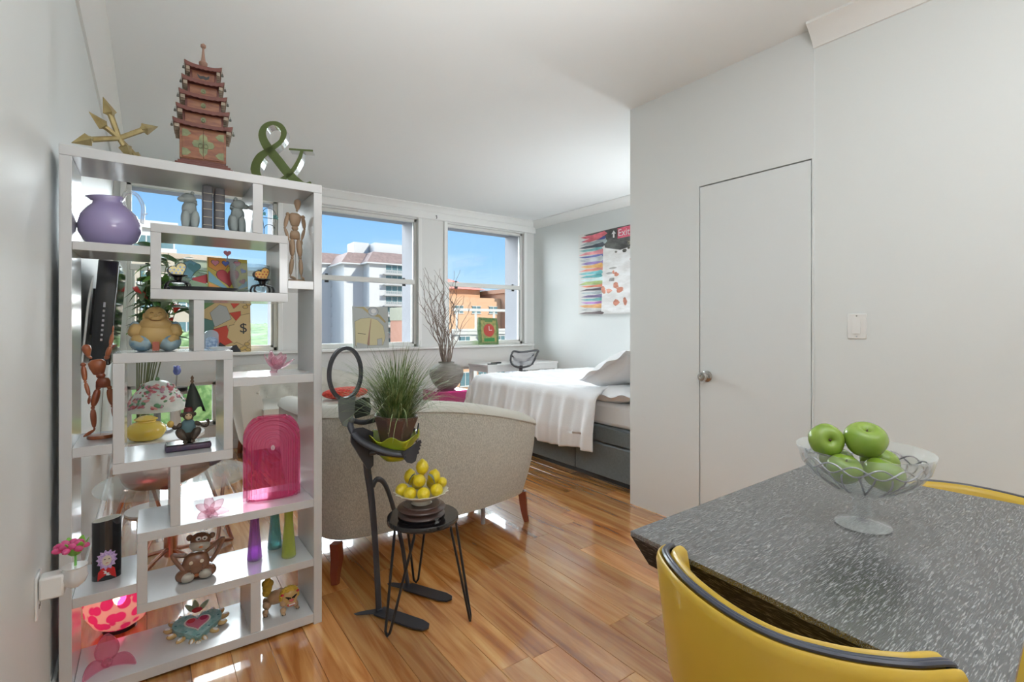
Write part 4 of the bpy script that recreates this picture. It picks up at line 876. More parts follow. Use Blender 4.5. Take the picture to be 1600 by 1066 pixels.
g = G().lathe([(.054, 0), (.060, .004), (.054, .008)], 30, sy=.45, c=(0, 0, HH + .001), cap=False); g.lathe([(.085, 0), (.095, .008)], 30, sy=.42, cap=True); obj('lip', g, PKV, vz)
obj('clear_spot', G().prism(circ(.007, 16, sy=1.5), (0, -T_ - .003, ZC - .03), t=.001), mat('pale_spot', (.55, .55, .53), .4), vz)
# ---- black tumbler vase with a painted girl
bv = thing('painted_vase', 'black oval vase painted with a purple haired girl in a red sweater', 'vase', (-.118, 2.215, .3445), R_(4))
cut = lambda a: .203 + .004 * math.cos(a)
g = G(); n = 36; vs = []; pr = []
for (r, zt) in ((1, 0), (1, 1), (.93, 1), (.93, .06)):
    for k_ in range(n): a = 2 * PI * k_ / n; vs.append((.040 * r * math.cos(a), .028 * r * math.sin(a), (cut(a) if zt == 1 else zt * .16)))
g.add(vs, [(i * n + k_, i * n + (k_ + 1) % n, (i + 1) * n + (k_ + 1) % n, (i + 1) * n + k_) for i in range(3) for k_ in range(n)][0:n], 0)
g.add(vs, [(i * n + k_, i * n + (k_ + 1) % n, (i + 1) * n + (k_ + 1) % n, (i + 1) * n + k_) for i in (1, 2) for k_ in range(n)] + [tuple(range(n - 1, -1, -1)), tuple(3 * n + k_ for k_ in range(n))], 1)
obj('vase_body', g, [BLACKG, mat('cream_glaze', (.72, .70, .62), .25)], bv)
def wrap(name, poly, m, off):     # painted patch following the oval wall
    g = G(); P = []; k_ = len(poly); cx = sum(p[0] for p in poly) / k_; cz = sum(p[1] for p in poly) / k_
    for q in (1, .75, .5, .25, 0):
        for (x, z) in poly:
            a = -PI / 2 + lerp(cx, x, q) / .036; P.append((.0402 * (1 + off) * math.cos(a), .0282 * (1 + off) * math.sin(a), lerp(cz, z, q)))
    g.add(P, [(r_ * k_ + i, r_ * k_ + (i + 1) % k_, (r_ + 1) * k_ + (i + 1) % k_, (r_ + 1) * k_ + i) for r_ in range(4) for i in range(k_)]); obj(name, g, m, bv, smooth=False)
hair = [(.021 * (1 + (.35 if i % 2 else 0)) * math.cos(a), .072 + .026 * (1 + (.28 if i % 2 else 0)) * math.sin(a) * (1.0 if math.sin(a) > 0 else 1.1)) for i, a in enumerate([2 * PI * i / 26 for i in range(26)])]
wrap('sweater', [(-.024, .002), (-.022, .030), (-.010, .046), (.010, .046), (.020, .036), (.024, .002)], mat('scarlet', (.62, .02, .02), .35), .018); wrap('hair', hair, mat('lilac_hair', (.44, .28, .58), .5, var=1, vscale=200, col2=(.66, .5, .74)), .028)
wrap('painted_face', circ(.013, 14, (0, .068), .85, 1.35), mat('pale_skin', (.72, .62, .50), .5), .04); wrap('sweater_zigzag', [(-.010, .036), (-.001, .033), (-.003, .027), (.006, .026), (.004, .020), (.010, .018), (.004, .016), (-.002, .018), (-.001, .023), (-.008, .025), (-.005, .030)], WHITE, .045)
for s in (-1, 1): wrap('painted_eye', circ(.0022, 8, (s * .005, .073), 1.2, .7), INK, .055)
wrap('painted_mouth', circ(.003, 8, (0, .060), 1.2, .4), CR, .055)
# ---- brown ceramic monkey
CHO = mat('brown_glaze', (.17, .075, .04), .25, coat=.5, var=.5, vscale=25, col2=(.26, .12, .07)); GRG = mat('grey_glaze', (.42, .38, .32), .3, coat=.4); ORN = mat('orange_glaze', (.68, .22, .08), .4)
cm = thing('ceramic_monkey', 'brown and grey glazed ceramic monkey sitting arms akimbo', 'figurine', (.142, 2.20, .2695), R_(0))
g = G().lathe([(.030, .004), (.042, .03), (.046, .06), (.036, .088), (.018, .098)], 26, sy=.62)
for s in (-1, 1): g.ell((s * .040, -.006, .022), (.026, .030, .022), n=18)
g.tube(cat_rom([(-.034, 0, .092), (-.058, 0, .098), (-.072, 0, .102), (-.064, 0, .080), (-.046, -.006, .052), (-.036, -.010, .042)], 5), .0075, 10)
g.tube(cat_rom([(.032, 0, .092), (.060, 0, .110), (.086, 0, .128), (.084, 0, .112), (.066, -.004, .078), (.046, -.008, .052)], 5), .0075, 10); obj('body', g, CHO, cm, sharp=180)
g = G()
for s in (-1, 1): g.ell((s * .028, -.028, .020), (.022, .016, .017), n=14)
obj('feet', g, GRG, cm, sharp=180)
g = G().ell((0, -.004, .140), (.034, .028, .030), n=22)
for s in (-1, 1): g.ell((s * .036, 0, .152), (.011, .006, .012), n=12)
hd = obj('head', g, CHO, cm, sharp=180, rot=(0, R_(6), 0))
obj('muzzle', G().ell((-.002, -.014, .126), (.034, .026, .022), n=20), GRG, hd, sharp=180); obj('nose', G().ell((0, -.040, .127), (.007, .004, .004), n=10), ORN, hd)
g = G(); g2 = G()
for s in (-1, 1): g.ell((s * .010, -.027, .154), (.009, .005, .008), n=12); g2.ell((s * .009, -.0315, .154), (.004, .002, .004), n=8)
obj('eyes', g, WHITE, hd); obj('pupils', g2, BLACKG, hd)
for s in (-1, 1): obj('chest_dot', G().ell((s * .017, -.0275, .070), (.007, .003, .007), n=10), mat('cream_dot', (.72, .60, .45), .4), cm); g = G().ell((0, -.029, .022), (.008, .003, .006), n=10); obj('belly_spot', g, ORN, cm)
g = G()
for s in (-1, 1):
    for i in range(5): g.ell((s * (.012 + .002 * i), -.030, .014 + .010 * i), .0018, n=6)
obj('painted_beads', g, INK, cm)
# ---- bud vases
def bud(label, x, y, m, h=.205):
    t = tag(obj('bud_vase', G().lathe([(.023, .006), (.026, .0), (.0275, .006), (.0245, .05), (.0200, .10), (.0165, h * .72), (.017, h * .9), (.0195, h), (.0180, h), (.0150, h * .88), (.0145, h * .72), (.018, .10), (.0225, .05), (.0245, .014), (.0001, .012)], 28), m, None, (x, y, .2697), sharp=60), label, 'vase', 'tapered bud vases')
    b = obj('glass_base', G().lathe([(.0265, .0), (.0278, .006), (.024, .0075), (.0001, .0075)], 24), CLEAR, t)
bud('violet glass bud vase, leftmost of the three', .345, 2.235, glass('violet_glass', (.72, .42, .80), .20)); bud('pale teal glass bud vase, behind the lime one', .432, 2.300, glass('aqua_glass', (.55, .80, .80), .18)); bud('lime yellow glass bud vase, rightmost of the three', .462, 2.180, glass('lime_glass', (.72, .78, .22), .26))
# ---- milagro heart
hm = thing('heart_dish', 'teal and pink ceramic heart dish with a scalloped gold rim', 'ornament', (.150, 2.245, .0455), rot=(R_(17), 0, R_(-2))); hm.scale = (1.13, 1.13, 1.13)
TEALG = mat('teal_glaze', (.16, .36, .36), .3, coat=.4, var=.8, vscale=60, col2=(.34, .52, .52)); GLDG = mat('gold_glaze', (.62, .40, .16), .35, coat=.3); PNK = mat('pink_glaze', (.62, .16, .26), .3, coat=.4); WHG = mat('white_glaze', (.80, .78, .75), .3)
HT = heart(.125, 40)
Ux, Wy = (1, 0, 0), (0, 1, 0)
obj('heart_body', G().prism([(x * 1.15, y) for x, y in HT], (0, 0, .012), Ux, Wy, .020), TEALG, hm, bevel=.005)
k_ = 0
for i in range(0, 40, 2):
    x, y = HT[i]; d = V((x, y + .01)).normalized(); px_, py_ = x * 1.15 + d.x * .010, y + d.y * .010
    q = obj('scallop', G().ell((0, 0, 0), (.016, .0095, .009), n=12), GLDG, hm, (px_, py_, .014), (0, 0, math.atan2(d.y, d.x))); obj('scallop_glaze', G().ell((.002, 0, .005), (.010, .0055, .005), n=10), WHG, q)
obj('inner_rim', G().prism([(x * .62, y * .55 + .002) for x, y in HT], (0, 0, .032), Ux, Wy, .003), WHG, hm, bevel=.001); obj('inner_heart', G().prism([(x * .54, y * .47 + .002) for x, y in HT], (0, 0, .035), Ux, Wy, .0015), PNK, hm)
for s in (-1, 1): obj('lobe', G().prism(circ(.012, 14, (s * .018, .013), 1, .8), (0, 0, .0366), Ux, Wy, .001), mat('crimson_glaze', (.45, .02, .10), .3) if s > 0 else CR, hm)
g = G()
for i in range(2, 40, 4): x, y = HT[i]; g.ell((x * .98, y * .82, .032), (.004, .002, .0015), n=8)
obj('dash_marks', g, mat('deep_teal', (.05, .16, .19), .4), hm)
g = G().ell((0, .052, .040), (.016, .009, .008), n=14); obj('rosebud', g, CR, hm)
for s, a in ((-1, 2.6), (1, .5), (-.3, 1.7)): obj('ceramic_leaf', petal(.034, .009, .3), mat('sage_glaze', (.40, .50, .34), .4), hm, (s * .008, .055, .036), (0, -.3, a), solid=.004, sharp=180)
# ---- lion dog
TAN = mat('tan_ceramic', (.55, .38, .22), .4, coat=.3, var=.6, vscale=30, col2=(.46, .26, .14)); MANE = mat('mane_yellow', (.68, .44, .05), .45, bump=.8, bscale=60)
ld = thing('lion_dog', 'yellow and tan lion dog figurine with an open red mouth', 'figurine', (.445, 2.205, .0455), R_(6))
g = G().limb((-.050, .030, .045), (.008, -.005, .068), .022, .026, .028)
for a, b, c_ in (((-.052, .018, .045), (-.064, .008, .02), (-.070, -.004, .006)), ((-.044, .044, .045), (-.052, .05, .02), (-.052, .042, .006)), ((.0, -.022, .055), (-.008, -.03, .025), (-.012, -.040, .006)), ((.024, .0, .055), (.040, -.010, .030), (.046, -.026, .006))):
    g.limb(a, b, .014, .010); g.limb(b, c_, .010, .008); g.ell((c_[0], c_[1] - .005, c_[2]), (.009, .012, .006), n=10)
obj('body', g, TAN, ld, sharp=180)
g = G().ell((.018, -.026, .056), (.032, .022, .034), n=22); g.ell((.018, -.040, .036), (.022, .014, .013), n=16); hd = obj('head', g, mat('lion_face', (.62, .38, .14), .4, coat=.3), ld, sharp=180)
g = G()
for i in range(11): a = PI * (i / 10) * 1.1 - .15; g.ell((.018 + .031 * math.cos(a), -.020, .060 + .032 * math.sin(a)), (.010, .012, .010), n=10)
for i in range(6): g.ell((.018 + rnd.uniform(-.018, .018), -.030, .084 + rnd.uniform(-.006, .004)), (.009, .009, .008), n=8)
obj('mane', g, MANE, hd, sharp=180)
g = G()
for p, r in (((-.052, .036, .075), .018), ((-.050, .036, .095), .020), ((-.040, .036, .108), .015), ((-.058, .036, .112), .014), ((-.048, .036, .128), .011), ((-.046, .036, .140), .006)): g.ell(p, r, n=12)
obj('tail', g, MANE, ld, sharp=180)
obj('mouth', G().ell((.018, -.049, .036), (.017, .006, .007), n=14), CR, hd); obj('nose', G().ell((.018, -.050, .052), (.010, .006, .006), n=10), mat('red_nose', (.60, .12, .10), .4), hd)
g = G().box((.006, -.0565, .036), (.030, -.052, .040)); obj('teeth', g, WHITE, hd)
g = G()
for s in (-1, 1): g.tube([(.018 + s * .002, -.049, .060), (.018 + s * .012, -.048, .064), (.018 + s * .022, -.044, .068)], [.003, .004, .002], 6); g.ell((.018 + s * .011, -.047, .060), (.004, .003, .004), n=8)
for x, y in ((-.070, -.014), (-.012, -.050), (.046, -.036)):
    for q in (-1, 0, 1): g.ell((x + q * .005, y - .002, .005), (.002, .004, .004), n=6)
obj('black_markings', g, BLACKG, hd)
g = G()
for s in (-1, 1): g.ell((.018 + s * .030, -.030, .074), (.007, .006, .005), n=10)
obj('ears', g, CR, hd)
# ---- glowing mosaic lamp on the floor behind the unit
ml = thing('mosaic_lamp', 'glowing pink mosaic glass globe lamp at the lower left', 'lamp', (-.095, 2.545, 0))
m, t_, b_ = nodes('mosaic_glass'); tcn = t_.nodes.new('ShaderNodeTexCoord'); vo = t_.nodes.new('ShaderNodeTexVoronoi'); vo.inputs['Scale'].default_value = 24; vo.inputs['Randomness'].default_value = .6
t_.links.new(tcn.outputs['Object'], vo.inputs['Vector']); rr = t_.nodes.new('ShaderNodeValToRGB'); rr.color_ramp.elements[0].color = (.90, .06, .30, 1); rr.color_ramp.elements[1].color = (.98, .62, .60, 1); rr.color_ramp.elements[0].position = .48; rr.color_ramp.elements[1].position = .56
t_.links.new(vo.outputs['Distance'], rr.inputs[0]); t_.links.new(rr.outputs[0], b_.inputs['Base Color']); b_.inputs['Roughness'].default_value = .15
tr_ = t_.nodes.new('ShaderNodeBsdfTranslucent'); t_.links.new(rr.outputs[0], tr_.inputs[0]); tp_ = t_.nodes.new('ShaderNodeBsdfTransparent'); t_.links.new(rr.outputs[0], tp_.inputs[0])
a1 = t_.nodes.new('ShaderNodeMixShader'); a1.inputs[0].default_value = .35; t_.links.new(tr_.outputs[0], a1.inputs[1]); t_.links.new(tp_.outputs[0], a1.inputs[2])
a2 = t_.nodes.new('ShaderNodeMixShader'); a2.inputs[0].default_value = .25; t_.links.new(a1.outputs[0], a2.inputs[1]); t_.links.new(b_.outputs[0], a2.inputs[2]); t_.links.new(a2.outputs[0], t_.nodes['Material Output'].inputs[0])
obj('glass_globe', G().lathe([(.05, .012), (.085, .035), (.112, .085), (.115, .13), (.10, .18), (.07, .215), (.045, .225)], 40, cap=False), m, ml, sharp=180); obj('lamp_base', G().lathe([(.055, 0), (.055, .012), (.03, .016)], 24), BLACK, ml)
obj('bulb', G().ell((0, 0, .12), (.022, .022, .028), n=14), mat('bulb_glow', (1, .85, .7), emit=15, ecol=(1, .78, .55)), ml); obj('bulb_socket', G().lathe([(.012, .014), (.012, .095)], 12), WHITE, ml)
# ---- wall outlet with a flower night light
nl = thing('night_light', 'plug in flower night light on the left wall outlet', 'night light', (XL, 1.875, .505))
ol = tag(obj('wall_outlet', bx((0, -.036, -.058), (.006, .036, .058)), WHITE, None, (XL + .0002, 1.875, .475), bevel=.002), 'white outlet plate on the left wall', 'outlet')
g = G()
for z in (-.030,): g.box((.0061, -.010, z - .006), (.0068, -.007, z + .006)).box((.0061, .007, z - .006), (.0068, .010, z + .006))
obj('sockets', g, BLACK, ol)
NLX = .0075
obj('plug_body', bx((NLX, -.032, -.040), (.060, .018, .022)), WHITE, nl, bevel=.006); obj('night_light_shade', G().lathe([(.010, -.006), (.024, .006), (.030, .024), (.027, .05), (.030, .054)], 22, c=(.080, -.01, -.022)), glass('frosted_white', (.9, .9, .9), .6), nl); obj('arm', bx((.055, -.018, -.016), (.085, -.004, 0)), WHITE, nl)
g = G().tube([(.082, -.01, .02), (.082, -.012, .065)], .003, 6); obj('stem', g, mat('clear_green', (.20, .55, .12), .3), nl)
for i in range(6): a = 2 * PI * i / 6; obj('leaf', petal(.050, .016, .5), mat('leaf_green', (.18, .46, .05), .35), nl, (.080, -.012, .06), (0, -.5, a), solid=.001, sharp=180)
for i in range(14): a = 2 * PI * i / 14; rr_ = .020 if i % 2 else .030; obj('petal', G().ell((0, 0, 0), (.013, .010, .008), n=10), glass('magenta_petal', (.88, .12, .36), .5), nl, (.072 + rr_ * math.cos(a), -.016 + rr_ * math.sin(a), .088 + (.008 if i % 2 else 0)), (0, .3 * math.cos(a), a))

# ================================================================ DINING TABLE, BOWL, CHAIRS
TZ = .76
tb = thing('dining_table', 'black grained wood dining table with a chamfered edge, right foreground', 'table', (1.30, .43, 0))
top = [(.865 - 1.3, .735 - .43), (1.745 - 1.3, .742 - .43), (1.800 - 1.3, .205 - .43), (1.046 - 1.3, .144 - .43), (.826 - 1.3, .128 - .43)]
def shrink(P, d):
    cx = sum(p[0] for p in P) / len(P); cy = sum(p[1] for p in P) / len(P); return [(x + (cx - x) * d, y + (cy - y) * d) for x, y in P]
bot = [(x + (.028 if x < 0 else -.028), y + (.028 if y < 0 else -.028)) for x, y in top]; n = 5
g = G().add([(x, y, TZ) for x, y in top] + [(x, y, TZ - .010) for x, y in top], [tuple(reversed(range(n)))] + [(i, (i + 1) % n, n + (i + 1) % n, n + i) for i in range(n)])
obj('table_top', g, table_mat('table_grain_top', True), tb, smooth=False)
g = G().add([(x, y, TZ - .0101) for x, y in top] + [(x, y, TZ - .072) for x, y in bot], [tuple(n + i for i in range(n))] + [(i, (i + 1) % n, n + (i + 1) % n, n + i) for i in range(n)])
obj('table_edge', g, table_mat('table_grain_edge', False), tb, smooth=False)
obj('pedestal', G().box((.02, -.10, .03), (.22, .10, TZ - .0725)), table_mat('table_grain_leg', False), tb, bevel=.004)
obj('foot_plate', bx((-.10, -.22, 0), (.34, .22, .03)), BLACK, tb, bevel=.004)
YL = mat('mustard_leather', (.60, .40, .045), .34, coat=.25, var=.3, vscale=6, col2=(.55, .35, .03)); PIP = mat('navy_piping', (.035, .04, .065), .35, coat=.3)
def chair(label, loc, rz, group='yellow leather dining chairs'):
    """seat faces +x; back towards -x"""
    t = thing('dining_chair', label, 'chair', loc, rz, group)
    C = cat_rom([(.075, .262, 0), (.018, .235, 0), (-.035, .165, 0), (-.066, .094, 0), (-.081, .030, 0), (-.080, -.030, 0), (-.061, -.080, 0), (-.031, -.124, 0), (.016, -.165, 0), (.075, -.190, 0)], 8)
    n = len(C); Z0_, Z1_ = .565, .800
    def nr(i): a, b = C[max(0, i - 1)], C[min(n - 1, i + 1)]; d = (b - a).normalized(); return V((-d.y, d.x, 0))   # towards the seat
    def zt(i): q = abs(i / (n - 1) * 2 - 1); return Z1_ - .012 * q ** 6
    def zb(i): q = abs(i / (n - 1) * 2 - 1); return Z0_ + .10 * q ** 5
    def sheet(name, off0, th, dz, m_):
        g = G(); vs = []; prof = []
        for i in range(n):
            nn = nr(i); a, b = zb(i), zt(i) + dz; ring = []
            for (o_, q) in ((0, 0), (0, .5), (0, .93), (.25, .985), (.5, 1.0), (.75, .985), (1, .93), (1, .5), (1, 0)):
                p = C[i] + nn * (off0 + th * o_); lean = -.035 * (q - .5); ring.append((p.x + lean, p.y, lerp(a, b, q)))
            vs += ring
        m = 9; g.add(vs, [(i * m + k, i * m + (k + 1) % m, (i + 1) * m + (k + 1) % m, (i + 1) * m + k) for i in range(n - 1) for k in range(m)] + [tuple(range(m - 1, -1, -1)), tuple((n - 1) * m + k for k in range(m))])
        return obj(name, g, m_, t, sharp=55)
    sheet('back_shell', 0, .014, 0, YL); sheet('back_cushion', .0235, .022, .004, YL)
    for k_, o_ in enumerate((.0160, .0208)):
        pts = [C[0] + nr(0) * o_]; pts = [(p.x - .018, p.y, z) for p, z in [(C[i] + nr(i) * o_, zt(i) + .001) for i in range(n)]]
        p0, pn_ = pts[0], pts[-1]; pts = [(p0[0] + .03, p0[1], zb(0) + .02)] + pts + [(pn_[0] + .03, pn_[1], zb(n - 1) + .02)]
        obj('piping', G().tube(pts, .0042, 7), PIP, t)
    obj('seat', G().prism([(-.01, -.20), (.40, -.22), (.44, -.18), (.44, .18), (.40, .22), (-.01, .20)], (0, 0, .40), (1, 0, 0), (0, 1, 0), .075), YL, t, bevel=.02)
    for s in (-1, 1):
        obj('leg', G().tube([(.055, s * .215, .62), (.03, s * .205, .40), (-.03, s * .215, 0)], [.011, .012, .010], 8), BLACK, t); obj('leg', G().tube([(.38, s * .18, .40), (.42, s * .20, 0)], [.013, .009], 8), BLACK, t)
    return t
c1 = chair('mustard yellow leather chair in the foreground with navy piping', (.7595, .352, 0), 0)
c2 = dup(c1, (1.985, .38, 0), PI, 'yellow chair on the far side of the table, only its back rail showing'); c2.scale = (1, 1.1, .895)
# glass footed bowl with beaded wire
bw = thing('fruit_bowl', 'footed clear glass bowl wound with silver twisted wire on the black table', 'bowl', (1.318, .442, TZ + .0005))
prof = [(.052, 0), (.056, .002), (.054, .005), (.030, .010), (.014, .017), (.012, .022), (.020, .027), (.012, .032), (.019, .038), (.011, .043), (.017, .049), (.012, .055), (.026, .066), (.060, .080), (.098, .104), (.122, .138), (.132, .172), (.1325, .176), (.1305, .176), (.1195, .140), (.095, .108), (.057, .085), (.026, .073), (.0001, .070)]
FG = glass('crystal', (.96, .975, .98), .03)
obj('glass_bowl', G().lathe(prof, 56), FG, bw, sharp=180)
g = G(); Rz = lambda z: .1365 if z > .15 else lerp(.078, .134, max(0, (z - .080) / .06)) - .004
N = 220
for ph in (0, PI):
    pts = [];
    for i in range(N):
        a = 2 * PI * i / N; z = .146 + .010 * math.sin(8 * a + ph); r = .1165 + .003 * math.cos(8 * a + ph); pts.append((r * math.cos(a), r * math.sin(a), z))
    for tw_ in (0, PI): g.tube([(p[0] + .0014 * math.cos(i * 1.9 + tw_), p[1] + .0014 * math.sin(i * 1.9 + tw_), p[2]) for i, p in enumerate(pts)], .0015, 4, closed=True)
for i in range(24):
    a0 = 2 * PI * i / 24; a1 = a0 + (.13 if i % 2 else -.13); pts = []
    for k_ in range(13): q = k_ / 12; a = lerp(a0, a1, q); z = lerp(.136, .082, q); r = lerp(.113, .052, q ** 1.6); pts.append((r * math.cos(a) + .001 * math.cos(k_ * 2.2), r * math.sin(a), z + .001 * math.sin(k_ * 2.2)))
    g.tube(pts, .0019, 4)
obj('twisted_wire', g, mat('silver_wire', (.34, .34, .36), .35, metal=.9), bw)
GAP = mat('green_apple', (.17, .29, .025), .25, coat=.3, var=.9, vscale=14, col2=(.27, .37, .06)); STM = mat('apple_calyx', (.10, .07, .03), .7)
def apple(label, loc, rot, s=1.0):
    prof = [(.0001, -.027), (.010, -.031), (.022, -.029), (.034, -.017), (.0405, .001), (.0385, .015), (.030, .0275), (.018, .032), (.008, .0285), (.002, .022), (.0001, .020)]
    P = [(r * s, z * s) for r, z in [(p.x, p.z) for p in cat_rom([(r, 0, z) for r, z in prof], 3)]]; P = [(max(r, .0001), z) for r, z in P]
    a = obj('green_apple', G().lathe(P, 30, wave=lambda an, t, r: r * (1 + .03 * math.cos(5 * an) * (1 - t))), GAP, None, loc, rot, sharp=180)
    st = obj('calyx', G().lathe([(.0035, 0), (.0045, .003), (.002, .006), (.0008, .010)], 8, c=(0, 0, .019 * s)), STM, a)
    return tag(a, label, 'apple', 'green apples in the glass bowl')
bx0, by0, bz0 = 1.318, .442, TZ
apple('green apple low at the left in the bowl, dark against the wire', (bx0 - .055, by0 + .018, bz0 + .133), (.3, -.2, 0), .88)
apple('large green apple at the front of the bowl behind the wire', (bx0 - .014, by0 - .044, bz0 + .128), (.35, .1, .4), 1.0)
apple('green apple low at the right in the bowl', (bx0 + .062, by0 - .012, bz0 + .136), (.1, .45, 0), .98)
apple('green apple hidden at the back of the bowl', (bx0 + .012, by0 + .058, bz0 + .132), (0, 0, 0), .9)
apple('green apple on top of the pile with its stem end up', (bx0 - .002, by0 - .006, bz0 + .196), (.12, -.42, .3), 1.06)
apple('green apple on its side, top left of the pile', (bx0 - .044, by0 + .060, bz0 + .190), (.3, -1.35, .5), .93)

# ================================================================ STOOL AND LEMONS
SX, SYY, SZ_ = .935, 1.915, .415
st = thing('hairpin_stool', 'small round black stool with three hairpin legs', 'stool', (SX, SYY, 0))
obj('seat', G().lathe([(.142, .392), (.149, .396), (.150, .410), (.147, .415), (.0001, .415)], 44), BLACKG, st)
for fx, fy, tx, ty in ((.750, 1.845, -.112, -.062), (1.062, 1.742, .098, -.085), (1.014, 2.150, .03, .125)):
    F_ = V((fx - SX, fy - SYY, 0)); T_0 = V((tx, ty, .391)); d = V((-T_0.y, T_0.x, 0)).normalized() * .048
    g = G().tube([T_0 * 1 + d - V((T_0.x, T_0.y, 0)) * .35, T_0 + d, T_0 + d + V((0, 0, -.012)), F_ + d * .22 + V((0, 0, .02)), F_ + V((0, 0, .006)), F_ - d * .22 + V((0, 0, .02)), T_0 - d + V((0, 0, -.012)), T_0 - d, T_0 - d - V((T_0.x, T_0.y, 0)) * .35], .0055, 8)
    obj('leg', g, BLACK, st)
ws = tag(obj('display_stand', G().lathe([(.092, 0), (.098, .006), (.086, .016), (.082, .022), (.098, .028), (.101, .034), (.096, .040), (.078, .044), (.076, .048), (.0001, .048)], 40), mat('dark_rosewood', (.075, .040, .032), .3, coat=.4), None, (SX - .004, SYY + .005, SZ_ + .0005)), 'dark carved round wooden stand under the lemon dish', 'stand')
obj('silver_tag', G().prism([(-.012, 0), (.012, 0), (.008, -.011), (-.008, -.011)], (.020, -.0975, .012), (1, .2, 0), (0, 0, 1), .002), STEEL, ws)
lz = SZ_ + .049
ld_ = thing('ruffled_dish', 'white ruffled footed dish holding lemons', 'dish', (SX - .004, SYY + .005, lz))
obj('dish', G().lathe([(.040, 0), (.044, .003), (.034, .012), (.048, .022), (.080, .034), (.108, .050), (.112, .055), (.106, .055), (.078, .040), (.045, .028), (.0001, .024)], 72, wave=lambda a, t, r: r * (1 + .045 * math.cos(18 * a) * max(0, 1 - abs(t - .6) * 5))), mat('cream_ceramic', (.74, .72, .62), .25, coat=.4), ld_, sharp=180)
LEM = mat('lemon_skin', (.80, .62, .02), .3, coat=.35, bump=.25, bscale=220); LEAF = mat('dusty_leaf', (.17, .21, .17), .6)
def lemon(label, x, y, z, rot, s=1):
    P = [(.0001, -.040), (.006, -.037), (.010, -.032), (.022, -.022), (.0285, -.006), (.0285, .006), (.022, .022), (.011, .031), (.0055, .036), (.0001, .038)]
    P = [(max(p.x * s, .0001), p.z * s) for p in cat_rom([(r, 0, q) for r, q in P], 3)]
    return tag(obj('lemon', G().lathe(P, 22), LEM, None, (SX - .004 + x, SYY + .005 + y, lz + z), rot, sharp=180), label, 'lemon', 'lemons piled in the white dish')
RT = V((.807, -.59)); FW = V((.59, .807))
L8 = [(-.078, -.02, .062, 'leftmost lemon of the bottom ring'), (-.036, -.062, .060, 'bottom ring lemon, front left of the middle'), (.020, -.065, .060, 'bottom ring lemon, front right of the middle'), (.068, -.030, .064, 'bottom ring lemon on the right'), (.082, .03, .078, 'small lemon at the far right edge of the pile'), (-.03, .07, .062, 'lemon at the back left of the pile'), (.035, .072, .062, 'lemon at the back right of the pile'),
      (-.050, .012, .108, 'upright lemon in the second tier, left'), (.050, .016, .106, 'upright lemon in the second tier, right'), (-.004, -.034, .104, 'round faced lemon in the centre of the pile'), (.002, .006, .150, 'topmost lemon of the pile')]
for i, (r, f_, z, lab) in enumerate(L8):
    p = RT * r + FW * f_; lemon(lab, p.x, p.y, z, (rnd.uniform(-.2, .2), rnd.uniform(-.2, .2), 0) if z > .13 or abs(r) > .04 and z > .1 else (R_(80), rnd.uniform(-.3, .3), -R_(36) + rnd.uniform(-.5, .5)), .92 if i != 4 else .75)
for s, lab in ((-1, 'grey green leaf left of the centre lemon'), (1, 'grey green leaf right of the centre lemon')):
    p = RT * (.026 * s) + FW * -.030
    tag(obj('lemon_leaf', petal(.045, .013, -.5), LEAF, None, (SX + p.x, SYY + p.y, lz + .132), (0, .5, -.63 + (0 if s > 0 else PI)), solid=.0015, sharp=180), lab, 'leaf')

# ================================================================ FIGURE PLANT STAND
IRON = mat('charcoal_iron', (.050, .052, .062), .38, metal=.25); IRONL = mat('grey_iron', (.16, .18, .18), .4, metal=.3)
vt = thing('figure_plant_stand', 'charcoal iron plant stand shaped like an abstract figure with a ring head', 'plant stand', (.87, 2.06, 0))
O_ = V((.87, 2.06, 0)); rel = lambda *p: V(p) - O_
g = G(); c_ = rel(.652, 2.05, 1.018); ax = V((math.cos(R_(14)), math.sin(R_(14)), 0)); nx_ = V((-ax.y, ax.x, 0)); nn_ = 48; vs = []
for i in range(nn_):
    a = 2 * PI * i / nn_
    for rr_, o2 in ((1, -.009), (1, .009), (.87, .009), (.87, -.009)): vs.append(c_ + ax * (.078 * rr_ * math.cos(a)) + V((0, 0, .112 * rr_ * math.sin(a))) + nx_ * o2)
g.add(vs, [(4 * i + k, 4 * i + (k + 1) % 4, 4 * ((i + 1) % nn_) + (k + 1) % 4, 4 * ((i + 1) % nn_) + k) for i in range(nn_) for k in range(4)]); obj('ring_head', g, IRON, vt)
g = G().prism([(-.040, .055), (-.030, .072), (.0, .060), (.036, .070), (.030, .0), (.012, -.045), (.0, -.055), (-.020, -.045), (-.036, -.010)], rel(.655, 2.04, .853), (1, .2, 0), (0, 0, 1), .006); obj('neck_plate', g, IRONL, vt, bevel=.001)
g = G().prism([(-.045, -.02), (-.035, .020), (0, .032), (.040, .026), (.050, -.02), (.04, -.05), (-.03, -.055)], rel(.745, 2.13, .870), (1, .3, 0), (0, 0, 1), .006); obj('rear_plate', g, mat('dark_olive_iron', (.035, .042, .035), .45), vt, bevel=.001)
obj('neck_ball', G().ell(rel(.672, 2.04, .826), .014, n=14), IRONL, vt)
